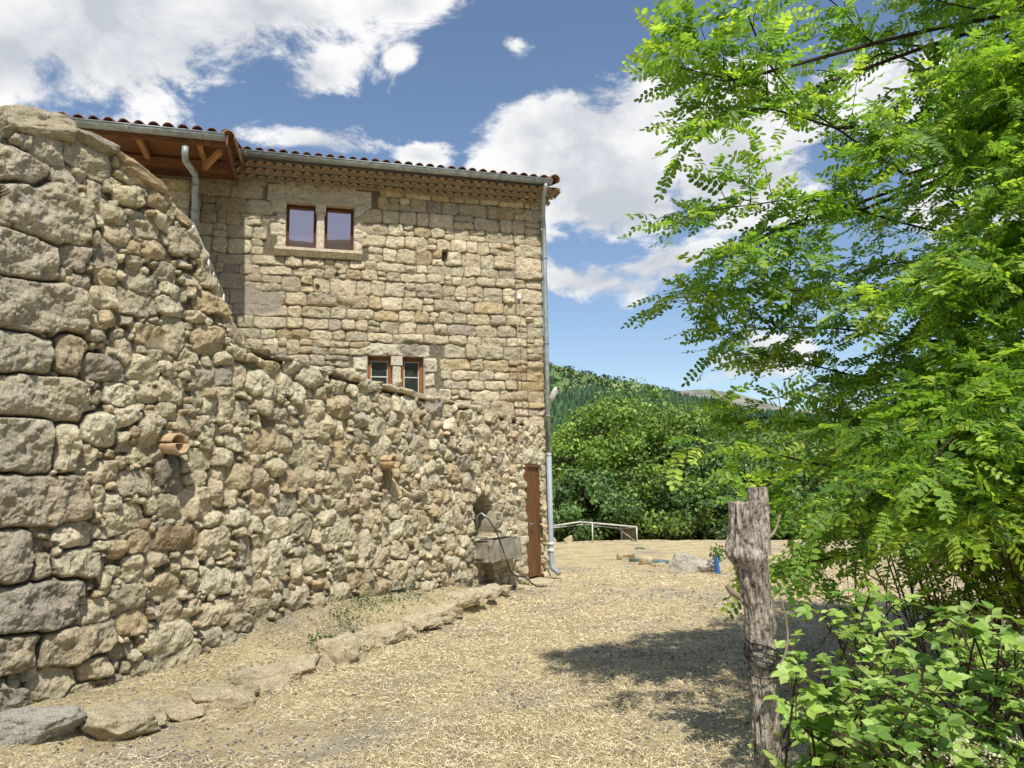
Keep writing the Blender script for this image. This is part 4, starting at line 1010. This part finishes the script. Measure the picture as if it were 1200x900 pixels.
def limb(P, r=.04):
    q = crv(P, 16); mb.tube(q, np.linspace(r, .012, len(q)), 9)
# hand-placed outer sprays, read off the photograph
S_ = [([(1060, 205, 3.7), (1020, 178, 3.6), (940, 125, 3.4), (860, 95, 3.2), (792, 78, 3.1)], 16, .42),
      ([(980, 150, 3.5), (900, 128, 3.35), (850, 140, 3.25), (795, 165, 3.1)], 9, .30),
      ([(930, 112, 3.4), (905, 80, 3.3), (885, 40, 3.2), (872, 0, 3.1), (866, -40, 3.1)], 8, .25),
      ([(860, 95, 3.2), (830, 60, 3.15), (800, 30, 3.1)], 5, .25),
      ([(1120, 60, 3.8), (1060, 52, 3.6), (1020, 48, 3.5), (985, 10, 3.4), (950, -15, 3.3)], 8, .3),
      ([(1100, 90, 3.8), (1040, 62, 3.6), (1000, 85, 3.5), (958, 82, 3.4)], 2, .12),
      ([(1160, 285, 3.9), (1060, 262, 3.7), (960, 235, 3.5), (880, 240, 3.3), (805, 252, 3.2)], 15, .40),
      ([(1000, 250, 3.6), (930, 262, 3.4), (880, 285, 3.3), (850, 295, 3.25)], 8, .32),
      ([(1000, 240, 3.6), (950, 250, 3.4), (930, 290, 3.35), (925, 318, 3.3)], 6, .25),
      ([(1160, 380, 4.2), (1040, 350, 4.0), (930, 340, 3.8), (860, 340, 3.7), (808, 350, 3.6)], 15, .42),
      ([(1100, 400, 4.2), (980, 385, 3.9), (900, 385, 3.7), (835, 392, 3.6)], 12, .40),
      ([(1100, 470, 4.4), (1000, 440, 4.2), (930, 425, 4.0), (872, 425, 3.9)], 12, .40),
      ([(1100, 520, 4.2), (980, 500, 3.9), (900, 490, 3.7), (862, 498, 3.6)], 11, .36),
      ([(1040, 560, 3.8), (940, 540, 3.5), (860, 520, 3.3), (790, 530, 3.2)], 3, .12),
      ([(1200, 18, 3.4), (1130, 8, 3.3), (1080, -5, 3.2)], 6, .3),
      ([(1200, 150, 3.9), (1120, 160, 3.8), (1060, 190, 3.6), (1010, 215, 3.5)], 10, .38),
      ([(1180, 110, 3.9), (1120, 100, 3.7), (1070, 110, 3.6), (1035, 140, 3.5)], 8, .3),
      ([(1080, 640, 3.6), (1000, 650, 3.3), (940, 660, 3.1), (905, 665, 3.0)], 8, .26),
      ([(1060, 600, 3.6), (980, 600, 3.3), (930, 610, 3.1), (900, 590, 3.0)], 9, .3)]
for pts, nt_, tl_ in S_:
    P = [at(p[0], p[1], p[2]*1.5) for p in pts]
    h = min(hubs, key=lambda q: np.linalg.norm(q-P[0])); limb([h, (h+P[0])/2+[0, 0, .05], P[0]], .018)
    spray(mb, P, .010, .82, int(nt_*1.25), tl_*1.25, .235, .052, .1)
# the body of the crown
bd = [(0, 1010), (60, 1060), (120, 1070), (150, 1040), (200, 985), (250, 950), (300, 960), (350, 900), (400, 905), (450, 930), (500, 930), (550, 935), (600, 940), (650, 960), (690, 1010)]
rr = random.Random(17)
for k in range(290):
    py = rr.uniform(-90, 655); xb = np.interp(py, [q[0] for q in bd], [q[1] for q in bd])+(25 if py < 560 else 10); px = xb+ (rr.random()**.8)*(1400-xb)
    y = rr.uniform(4.1, 6.8) if py < 420 else rr.uniform(3.5, 6.6); tip = at(px, py, y)
    if tip[2] < 1.0: continue
    h = min(hubs, key=lambda q: np.linalg.norm(q-tip)); v = h-tip; L_ = np.linalg.norm(v)
    ln_ = rr.uniform(.9, 1.5); st = tip+v/L_*min(ln_, L_*.8)+np.array([rr.gauss(.1, .2), rr.gauss(0, .2), rr.gauss(.1, .15)])
    if k % 6 == 0: limb([h, (h+st)/2, st], .018)
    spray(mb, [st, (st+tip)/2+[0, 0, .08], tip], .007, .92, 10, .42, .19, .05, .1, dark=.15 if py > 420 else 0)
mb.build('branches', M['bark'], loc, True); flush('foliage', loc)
# young locust growth under and behind
sh = empty('locust_thicket', (4.2, 6.2, 0), 'low thicket of young locust stems under the tree, shaded at its foot', 'shrub'); mb = MB()
for k in range(85):
    px = rr.uniform(945, 1330); py = rr.uniform(470, 725); y = rr.uniform(4.3, 8.0); tip = at(px, py, y)
    if px < 1080 and py > 640: continue
    if tip[2] < .3: continue
    b_ = np.array([max(2.9, tip[0])+rr.uniform(.2, .9), tip[1]+rr.uniform(-.3, .3), 0]); 
    mb.tube(crv([b_, (b_+tip)/2+[.1, 0, .2], tip+[.3, 0, .05]], 8), .008, 5)
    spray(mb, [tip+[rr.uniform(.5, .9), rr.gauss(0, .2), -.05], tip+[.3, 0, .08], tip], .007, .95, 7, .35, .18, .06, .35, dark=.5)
for k in range(70):
    x_, y_ = rr.uniform(2.9, 5.5), rr.uniform(4.2, 8); h_ = rr.uniform(.5, 1.5); a = np.array([x_, y_, 0]); mb.tube(crv([a, a+[rr.gauss(0, .12), rr.gauss(0, .12), h_*.5], a+[rr.gauss(0, .4), rr.gauss(0, .3), h_]], 6), .005, 4)
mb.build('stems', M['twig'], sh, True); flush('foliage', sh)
# small leaves over the blue pipe
wd_ = empty('weed', on_ground(842, 674), 'green leafy weed standing behind the blue pipe stub', 'weed')
def leaf_cards(cen, n, rad, size, cols, up=.3, squash=(1, 1, 1), shell=False):
    o = RS.normal(0, 1, (n, 3)); o /= np.linalg.norm(o, axis=1, keepdims=True); r_ = RS.uniform(0, 1, (n, 1))**(.4 if not shell else .2); P = np.asarray(cen)+o*r_*rad*np.asarray(squash)
    nr = o*.6+RS.normal(0, .6, (n, 3))+np.array([0, 0, up]); nr /= np.linalg.norm(nr, axis=1, keepdims=True)
    a = np.cross(nr, RS.normal(0, 1, (n, 3))); a /= np.linalg.norm(a, axis=1, keepdims=True); b_ = np.cross(nr, a); s_ = size*RS.uniform(.6, 1.35, (n, 1))
    V = np.stack([P-a*s_*.5, P-b_*s_*.3+nr*s_*.06, P+a*s_*.5, P+b_*s_*.3+nr*s_*.06], 1)
    ci = RS.choice(len(cols), n); C = np.repeat((np.array(cols)[ci]*RS.uniform(.75, 1.25, (n, 1)))[:, None], 4, 1)
    return V, C
GC = [(.06, .13, .025), (.09, .18, .03), (.04, .09, .02), (.12, .21, .04)]
def cards_obj(name, parts, parent, mt='leaf', **k):
    V = np.concatenate([p[0] for p in parts]).reshape(-1, 3); C = np.concatenate([p[1] for p in parts]).reshape(-1, 3)
    return mk(name, V, np.arange(len(V)).reshape(-1, 4), M[mt], parent, False, C)
bp_ = on_ground(845, 674)
cards_obj('foliage', [leaf_cards(bp_+[.0, .15, .38], 160, .17, .06, GC+[(.16, .28, .04)])], wd_); MB().tube([bp_+[0, .12, 0], bp_+[0, .15, .4]], .006, 5).build('stem', M['twig'], wd_)
# weeds on the bank
def weed_patch(name, pts, n, label, size=.03, hgt=.06):
    Vs, Cs = [], []
    for (px, py, rx) in pts:
        p = on_ground(px, py, .28); m_ = n; x = p[0]+RS.normal(0, rx, m_); y = p[1]+RS.normal(0, rx*1.2, m_)
        z = gz(x, y)+RS.uniform(.01, hgt, m_)
        V, C = leaf_cards((0, 0, 0), m_, .001, size, [(.09, .16, .05), (.14, .22, .08), (.06, .12, .04)], 1.0); V += np.stack([x, y, z], -1)[:, None]; Vs.append((V, C))
    o_ = cards_obj(name, Vs, None, 'leaf'); return setp(o_, label, 'weeds', kind='stuff')
weed_patch('ground_weeds', [(392, 735, .10), (405, 722, .13), (380, 738, .08), (428, 712, .12), (450, 705, .14), (480, 698, .14), (420, 730, .08)], 230, 'patch of low green weeds on the bank below the wall')
# ------------------------------------------------------------------ brambles
BC = [(.24, .38, .07), (.31, .45, .09), (.15, .27, .05), (.38, .50, .15)]
def bramble(px0, px1, py0, py1, y0, y1, nc, label, seed, base_y):
    rs = random.Random(seed); cx = at((px0+px1)/2, 800, (y0+y1)/2)
    root = empty('bramble', (cx[0], cx[1], 0), label, 'bramble', 'bramble bushes at the foot of the tree'); mb = MB(); LV = []; LCc = []
    out = [(0, 0), (.16, .16), (.30, .25), (.36, .21), (.5, .29), (.56, .24), (.7, .22), (.76, .15), (.9, .07), (1, 0)]
    half = np.array([[a, b_*1.18] for a, b_ in out]); nh = len(half)
    def leaflet(p, d, nr, s_, c_):
        sd = np.cross(d, nr); sd /= np.linalg.norm(sd)+1e-9; nr = np.cross(sd, d)
        mid = [p+d*t*s_-nr*.10*s_*t*t for t in (0, .33, .66, 1)]
        L_ = [p+d*h[0]*s_+sd*h[1]*s_+nr*(.10*h[1]*2-.10*h[0]**2)*s_ for h in half]; R_ = [p+d*h[0]*s_-sd*h[1]*s_+nr*(.10*h[1]*2-.10*h[0]**2)*s_ for h in half]
        k = len(LV)
        LV.append((np.array(L_+R_[1:-1]), c_))
    for c in range(nc):
        tip = at(rs.uniform(px0, px1), rs.uniform(py0, py1), rs.uniform(y0, y1)); b_ = np.array([cx[0]+rs.gauss(0, .25), cx[1]+rs.gauss(0, .2), 0])
        q = crv([b_, (b_+tip)/2+[rs.gauss(0, .06), 0, .18], tip+[rs.gauss(0, .05), 0, .02], tip+np.array([rs.uniform(-.2, .15), rs.uniform(-.15, .1), -.04])], 20)
        mb.tube(q, np.linspace(.005, .002, len(q)), 5)
        for i in range(5, len(q), 1):
            if rs.random() < .25: continue
            t = q[i]-q[i-1]; t /= np.linalg.norm(t)+1e-9; sd = np.cross(t, ZZ); a = rs.uniform(0, 6.28)
            dd = t*.3+sd*math.cos(a)+np.array([0, 0, .35+.3*rs.random()])+np.array([rs.gauss(0, .3), rs.gauss(-.1, .3), 0]); dd /= np.linalg.norm(dd)
            pe = q[i]+dd*rs.uniform(.03, .07); mb.tube([q[i], pe], .0014, 4, False)
            nr = np.array([rs.gauss(0, .35), rs.gauss(-.25, .35), 1.0]); nr /= np.linalg.norm(nr); d0 = dd*np.array([1, 1, .25]); d0 /= np.linalg.norm(d0)+1e-9
            s0_ = rs.uniform(.036, .062); sdv = np.cross(d0, nr); sdv /= np.linalg.norm(sdv)+1e-9; ccol = np.array(rs.choice(BC))*rs.uniform(.8, 1.2)
            leaflet(pe, d0, nr, s0_, ccol)
            for sg in (-1, 1): leaflet(pe, (d0*.35+sdv*sg)/np.linalg.norm(d0*.35+sdv*sg), nr, s0_*.82, ccol*rs.uniform(.85, 1.1))
    mb.build('canes', M['twig'], root, True)
    k = len(LV[0][0]); nL = nh; V = np.concatenate([v for v, _ in LV]); C = np.concatenate([np.tile(c_, (k, 1)) for _, c_ in LV])
    # ring order: left side forward, then right side back
    ringi = list(range(nL))+[nL+(j-1) for j in range(nL-2, 0, -1)]
    # two halves as fans through the midrib: left polygon and right polygon
    left_ = list(range(nL)); right_ = [nL-1]+[nL+(j-1) for j in range(nL-2, 0, -1)]+[0]
    F = []
    for i in range(len(LV)): F.append([x_+i*k for x_ in left_]); F.append([x_+i*k for x_ in right_])
    mk('foliage', V, F, M['bramble'], root, False, C)
bramble(925, 1010, 765, 930, 2.3, 2.9, 19, 'bramble bush with fresh green leaves right against the wooden post', 1, 0)
bramble(1000, 1100, 790, 930, 2.1, 2.8, 25, 'dense low bramble in the middle of the bottom right undergrowth', 2, 0)
bramble(1090, 1220, 740, 930, 2.1, 2.9, 34, 'bramble with large pale leaves in the bottom right corner', 3, 0)
bramble(960, 1120, 700, 800, 2.8, 3.4, 12, 'taller thin bramble canes rising behind the low bramble', 4, 0)
mb = MB(); fl = []
V_f, C_f = [], []
for (px, py) in ((1130, 872), (1110, 885), (1150, 880), (1075, 890), (1165, 890), (1185, 868)):
    v_, c_ = leaf_cards(at(px, py, 1.95), 22, .03, .010, [(.6, .56, .44), (.42, .36, .26)], .5); V_f.append((v_, c_))
setp(cards_obj('bramble_blossom', V_f, bpy.data.objects['bramble.002'], 'straw'))
# shoots near the post
# ------------------------------------------------------------------ trees behind the field
def broad_tree(x, y, z0, h, w, seed, label, cols, nl=9000, leaf=.17, group='trees beyond the field'):
    rs = random.Random(seed); root = empty('broadleaf_tree', (x, y, z0), label, 'tree', group); mb = MB()
    top = np.array([x+rs.gauss(0, .2), y, z0+h*.85]); tq = crv([(x, y, z0), (x+rs.gauss(0, .2), y, z0+h*.4), top], 10); mb.tube(tq, np.linspace(.22, .05, len(tq)), 9)
    parts = []; ncl = 90
    for k in range(ncl):
        ph = rs.uniform(0, 6.28); v_ = rs.uniform(-.95, 1); rr_ = math.sqrt(1-v_*v_)*rs.uniform(.55, 1.05); f_ = 1.0+.18*math.sin(3*ph+seed)
        c_ = np.array([x+math.cos(ph)*rr_*w/2*f_, y+math.sin(ph)*rr_*w/2*f_, z0+h*.54+v_*h*.46*rs.uniform(.85, 1.05)])
        r_ = rs.uniform(.35, .8)*w/6
        if k % 4 == 0: mb.tube(crv([tq[min(len(tq)-1, max(2, int(len(tq)*(v_*.4+.45))))], c_], 4), .03, 5)
        sh_ = .5+.7*rs.random()**.8  # random clump tone, painted shading to set clumps apart
        parts.append(leaf_cards(c_, nl//ncl, r_, leaf, [tuple(q*sh_ for q in cc_) for cc_ in cols], .55, (1.15, 1.15, .8)))
    mb.build('trunk', M['bark'], root, True); cards_obj('foliage', parts, root)
G1 = [(.18, .29, .065), (.25, .37, .08), (.08, .15, .04), (.32, .43, .12)]
G2 = [(.13, .23, .08), (.18, .30, .10), (.07, .13, .045), (.24, .35, .12)]
G3 = [(.24, .36, .065), (.32, .44, .09), (.11, .20, .04)]
tl = [(655, 488, 31, 6.6, G1, 'leafy tree beyond the field, nearest the house corner'),
      (700, 477, 29, 6.0, G3, 'bright green tree beyond the field rising behind the tubular frame'),
      (742, 462, 33, 7.0, G1, 'tallest tree beyond the field, in the middle of the row'),
      (790, 476, 30, 6.2, G3, 'tree beyond the field just right of the tallest one'),
      (838, 496, 28.5, 5.6, G2, 'blue green tree beyond the field left of the locust leaves'),
      (885, 505, 27.5, 6.0, G2, 'tree beyond the field partly hidden by the locust leaves'),
      (945, 500, 28, 6.6, G1, 'tree beyond the field straight behind the wooden post top'),
      (1020, 490, 29, 7.5, G2, 'wide tree beyond the field behind the locust crown'),
      (1110, 480, 28, 8, G1, 'tree beyond the field at the right, mostly hidden by the locust crown'),
      (765, 550, 26.5, 4.4, G1, 'low bushy tree at the field edge under the tallest tree'),
      (690, 560, 26.5, 4.4, G2, 'low bushy tree at the field edge right behind the tubular frame'),
      (830, 565, 26, 4.2, G2, 'low dark bushy tree at the field edge behind the boulders'),
      (1200, 500, 29, 8, G2, 'tree beyond the field at the far right edge')]
for i, (px, py, y, w, c_, lb) in enumerate(tl):
    t = at(px, py, y); z0 = float(gz(t[0], t[1]))-.3; broad_tree(t[0], y, z0, t[2]-z0, w, 40+i, lb, c_, 13000 if px < 960 else 7000, .17 if px < 960 else .22)
# ------------------------------------------------------------------ hills
def hill(name, prof_, D, zin, din, mt, amp=0, back=1.3, n=160, a0=None, a1=None, sd=0):
    """ridge at distance D whose skyline is prof_ = [(azimuth deg right of forward, elevation deg)]"""
    az = np.linspace(a0, a1, n); el = np.interp(az, [p[0] for p in prof_], [p[1] for p in prof_]); zt = 1.6+D*np.tan(np.radians(el))
    rows = []; m_ = 46
    for k in range(m_):
        t = k/(m_-1)
        if t < .75: u = t/.75; r = din+(D-din)*u; z = zin+(zt-zin)*(u**1.15)
        else: u = (t-.75)/.25; r = D*(1+(back-1)*u); z = zt*(1-u)
        x = r*np.sin(np.radians(az)); y = r*np.cos(np.radians(az)); P = P2(x, y)
        rows.append(np.stack([x, y, z+fbm(P, 6/D, 5, sd)*amp*min(1, (1-abs(t-.75))*1)*np.clip(t*3, 0, 1)], -1))
    V = np.stack(rows); mk(name, V.reshape(-1, 3), grid_faces(np.ones(V.shape[:2], bool)), M[mt], None, True)
    setp(bpy.data.objects[name], kind='structure'); return V
def azel(px, py): d = ray(px, py); return (math.degrees(math.atan2(d[0], d[1])), math.degrees(math.atan2(d[2], math.hypot(d[0], d[1]))))
pr1 = [(-60, 8)]+[azel(*p) for p in ((400, 380), (560, 400), (637, 421), (680, 434), (720, 446), (780, 458), (840, 480))]+[(40, 4), (80, 3)]
Vh = hill('grassy_hill', pr1, 620, -15, 120, 'hill_grass', 5, a0=-60, a1=60, sd=3)
pr2 = [(-60, 6)]+[azel(*p) for p in ((560, 478), (637, 472), (690, 462), (740, 466), (790, 470), (830, 476), (880, 490), (960, 498))]+[(40, 6), (80, 8)]
Vf = hill('forest_hill', pr2, 380, -15, 70, 'forest', 3, a0=-60, a1=75, sd=5)
pr3 = [(-60, 2)]+[azel(*p) for p in ((700, 500), (770, 458), (800, 456), (822, 455), (845, 458), (865, 461), (885, 467), (930, 480))]+[(40, 4), (80, 4)]
hill('far_mountain', pr3, 1700, 0, 800, 'far', 9, a0=-40, a1=60, sd=7)
pr4 = [(95, 8), (120, 14), (150, 17), (158, 19.5), (163, 20.0), (166, 19.4), (170, 20.1), (185, 17.2), (200, 18.4), (215, 17), (240, 12), (265, 9)]
hill('rear_hill', pr4, 520, -10, 150, 'forest', 1.2, a0=95, a1=265, sd=9)
# conifers on the forest hill, one mass
def on_hill(Vg, n, tmin, tmax, amin=None):
    m_, k = Vg.shape[:2]; i = RS.uniform(tmin*(m_-1), tmax*(m_-1), n); j = RS.uniform(amin[0]*(k-1), amin[1]*(k-1), n)
    i0 = i.astype(int); j0 = j.astype(int); fi = (i-i0)[:, None]; fj = (j-j0)[:, None]; i1 = np.minimum(i0+1, m_-1); j1 = np.minimum(j0+1, k-1)
    return (Vg[i0, j0]*(1-fi)+Vg[i1, j0]*fi)*(1-fj)+(Vg[i0, j1]*(1-fi)+Vg[i1, j1]*fi)*fj
def conifers(name, P, hmin, hmax, label, cols):
    n = len(P); h = RS.uniform(hmin, hmax, n); seg = 7; Vs = []; lay = [(.05, .26, .5), (.3, .2, .78), (.55, .13, 1.0)]
    th = np.linspace(0, 2*math.pi, seg, endpoint=False)
    for (b_, r_, t_) in lay:
        rj = RS.uniform(.6, 1.3, (n, seg))*r_*h[:, None]; zj = (b_+RS.uniform(-.05, .05, (n, seg)))*h[:, None]
        ring = np.stack([P[:, 0:1]+np.cos(th)*rj, P[:, 1:2]+np.sin(th)*rj, P[:, 2:3]+zj], -1); tip = np.stack([P[:, 0], P[:, 1], P[:, 2]+h*t_], -1)[:, None]
        Vs.append(np.concatenate([ring, tip], 1))
    V = np.concatenate(Vs, 1); k = 3*(seg+1); F = []
    for l in range(3):
        for j in range(seg): F.append([l*(seg+1)+j, l*(seg+1)+(j+1) % seg, l*(seg+1)+seg])
    F = (np.array(F)[None]+(np.arange(n)*k)[:, None, None]).reshape(-1, 3); ci = RS.choice(len(cols), n)
    C = np.repeat((np.array(cols)[ci]*RS.uniform(.7, 1.3, (n, 1)))[:, None], k, 1)
    return setp(mk(name, V.reshape(-1, 3), F, M['leaf'], None, False, C.reshape(-1, 3)), label, 'forest', kind='stuff')
P = on_hill(Vf, 9000, .28, .77, (.42, .80))
conifers('conifer_forest', P, 4, 8, 'dark conifer forest covering the near hillside', [(.05, .12, .05), (.07, .155, .055), (.10, .19, .06), (.035, .08, .04)])
P = on_hill(Vh, 1100, .45, .77, (.42, .75)); Cb = []
for p in P: Cb.append(leaf_cards(p+[0, 0, 1.5], 14, 3.2, 2.2, [(.03, .06, .025), (.05, .09, .03)], .4, (1, 1, .7)))
setp(cards_obj('hill_scrub', Cb, None, 'leaf'), 'scattered scrub bushes on the grassy upper hillside', 'scrub', kind='stuff')
# ================================================================== LIGHT AND SKY
SUN_AZ, SUN_EL = R(12), R(56)          # azimuth: degrees right of straight behind the camera
sv = np.array([math.sin(SUN_AZ)*math.cos(SUN_EL), -math.cos(SUN_AZ)*math.cos(SUN_EL), math.sin(SUN_EL)])
sl = bpy.data.lights.new('sun', 'SUN'); sl.energy = 5.0; sl.angle = R(.53); sl.color = (1, .945, .84)
so = bpy.data.objects.new('sun', sl); col.objects.link(so); so.rotation_euler = Vector(sv).to_track_quat('Z', 'Y').to_euler(); so.location = (10, -10, 30)
w = bpy.data.worlds.new('World'); sc.world = w; w.use_nodes = True; nt = w.node_tree; bg = nt.nodes['Background']
sky = nt.nodes.new('ShaderNodeTexSky'); sky.sky_type = 'NISHITA'; sky.sun_disc = False; sky.sun_elevation = SUN_EL
sky.sun_rotation = math.atan2(sv[0], sv[1]); sky.air_density = 1.0; sky.dust_density = .6; sky.ozone_density = 1.5
tc = nt.nodes.new('ShaderNodeTexCoord'); D = tc.outputs['Generated']
STR = .15
def mth(op, a, b_=None, c_=None, cl=False):
    n = nt.nodes.new('ShaderNodeMath'); n.operation = op; n.use_clamp = cl
    for i, v in enumerate((a, b_, c_)):
        if v is None: continue
        if isinstance(v, (int, float)): n.inputs[i].default_value = v
        else: nt.links.new(v, n.inputs[i])
    return n.outputs[0]
cur = None
def blob(px, py, rx, ry, rot=0, gain=1.0):
    global cur
    c = ray(px, py); c = c/np.linalg.norm(c); e1 = Rt-c*np.dot(Rt, c); e1 /= np.linalg.norm(e1); e2 = np.cross(c, e1)*-1; e2 = Up-c*np.dot(Up, c)-e1*np.dot(Up, e1); e2 /= np.linalg.norm(e2)
    k = 1/math.hypot(1, math.hypot((px-600)/FPX, (py-450)/FPX))
    a = math.radians(rot); f1 = e1*math.cos(a)+e2*math.sin(a); f2 = -e1*math.sin(a)+e2*math.cos(a)
    mp = nt.nodes.new('ShaderNodeMapping'); mp.vector_type = 'TEXTURE'; nt.links.new(D, mp.inputs[0])
    n3 = np.cross(f1, f2); mm_ = Matrix((tuple(f1), tuple(f2), tuple(n3))).transposed()
    mp.inputs['Location'].default_value = tuple(c); mp.inputs['Rotation'].default_value = mm_.to_euler('XYZ'); mp.inputs['Scale'].default_value = (rx/FPX*k, ry/FPX*k, .5)
    ln = nt.nodes.new('ShaderNodeVectorMath'); ln.operation = 'LENGTH'; nt.links.new(mp.outputs[0], ln.inputs[0])
    v = mth('MULTIPLY', mth('SUBTRACT', 1.0, ln.outputs['Value']), gain)
    cur = v if cur is None else mth('SMOOTH_MAX', cur, v, .15)
for b_ in [(120, 20, 240, 110, 8), (-40, 60, 190, 90, 0), (330, 10, 190, 60, 5, .8), (470, 5, 120, 34, 8, .8), (390, 75, 80, 34, 20, .7), (-150, 0, 300, 200),
           (730, 175, 135, 90, 12, 1.5), (650, 190, 110, 80, 30, 2.0), (600, 215, 60, 40, 10, 1.2), (850, 190, 130, 80, -15, 1.3), (720, 235, 110, 48, 0, 1.1), (905, 150, 80, 40, -10, .8),
           (370, 165, 110, 18, -6, .7), (490, 184, 42, 16, -4, 1), (690, 322, 80, 20, -6, .55), (765, 308, 90, 18, 14, .6), (788, 320, 24, 12, 0, .5), (880, 425, 60, 22, 20, .5),
           (465, 66, 28, 14, 10, .6), (612, 52, 16, 20, 0, .3), (1050, 120, 90, 60, 0, .9), (1180, 200, 160, 100, 0, .7)]: blob(*b_)
def nz(scale, detail, rough, vec, dist=0):
    n = nt.nodes.new('ShaderNodeTexNoise'); n.inputs['Scale'].default_value = scale; n.inputs['Detail'].default_value = detail; n.inputs['Roughness'].default_value = rough; n.inputs['Distortion'].default_value = dist
    nt.links.new(vec, n.inputs['Vector']); return n.outputs['Fac']
mpv = nt.nodes.new('ShaderNodeMapping'); nt.links.new(D, mpv.inputs[0]); mpv.inputs['Scale'].default_value = (1, 1, 1.5)
n1 = nz(6.5, 12, .66, mpv.outputs[0], .3)
off = nt.nodes.new('ShaderNodeVectorMath'); off.operation = 'ADD'; nt.links.new(mpv.outputs[0], off.inputs[0]); off.inputs[1].default_value = (.02, -.02, .05)
n2 = nz(6, 6, .58, off.outputs[0], .25)
# elsewhere (out of the picture) a few loose clouds
dens = mth('ADD', mth('MAXIMUM', cur, -.55), mth('MULTIPLY', mth('SUBTRACT', n1, .5), 3.2))
al = nt.nodes.new('ShaderNodeMapRange'); al.interpolation_type = 'SMOOTHSTEP'; nt.links.new(dens, al.inputs[0]); al.inputs[1].default_value = -.06; al.inputs[2].default_value = .38
lit = mth('ADD', mth('MULTIPLY', mth('SUBTRACT', n1, n2), 2.6), .62, None, True)
thick = nt.nodes.new('ShaderNodeMapRange'); nt.links.new(dens, thick.inputs[0]); thick.inputs[1].default_value = .25; thick.inputs[2].default_value = 1.1; thick.inputs[3].default_value = 0; thick.inputs[4].default_value = .38
sepz = nt.nodes.new('ShaderNodeSeparateXYZ'); nt.links.new(D, sepz.inputs[0])
bz = nt.nodes.new('ShaderNodeMapRange'); nt.links.new(sepz.outputs[2], bz.inputs[0]); bz.inputs[1].default_value = .30; bz.inputs[2].default_value = .42; bz.inputs[3].default_value = .34; bz.inputs[4].default_value = 0
shade = mth('SUBTRACT', mth('SUBTRACT', lit, thick.outputs[0]), bz.outputs[0], None, True)
cr = nt.nodes.new('ShaderNodeValToRGB'); nt.links.new(shade, cr.inputs[0]); e = cr.color_ramp.elements
k_ = 1/STR
e[0].position = .0; e[0].color = (.58*k_, .62*k_, .68*k_, 1); e[1].position = .68; e[1].color = (.98*k_, .98*k_, .98*k_, 1)
# sky tint
mul = nt.nodes.new('ShaderNodeMix'); mul.data_type = 'RGBA'; mul.blend_type = 'MULTIPLY'; mul.inputs[0].default_value = 1; nt.links.new(sky.outputs[0], mul.inputs[6]); mul.inputs[7].default_value = (1.0, 1.0, 1.0, 1)
mx = nt.nodes.new('ShaderNodeMix'); mx.data_type = 'RGBA'; nt.links.new(al.outputs[0], mx.inputs[0]); nt.links.new(mul.outputs[2], mx.inputs[6]); nt.links.new(cr.outputs[0], mx.inputs[7])
nt.links.new(mx.outputs[2], bg.inputs['Color']); bg.inputs['Strength'].default_value = STR
sc.view_settings.view_transform = 'Standard'; sc.view_settings.look = 'None'; sc.view_settings.exposure = 0; sc.view_settings.gamma = 1
sc.render.engine = 'CYCLES'; sc.render.resolution_x = 1024; sc.render.resolution_y = 768
sc.cycles.max_bounces = 6; sc.cycles.transparent_max_bounces = 4
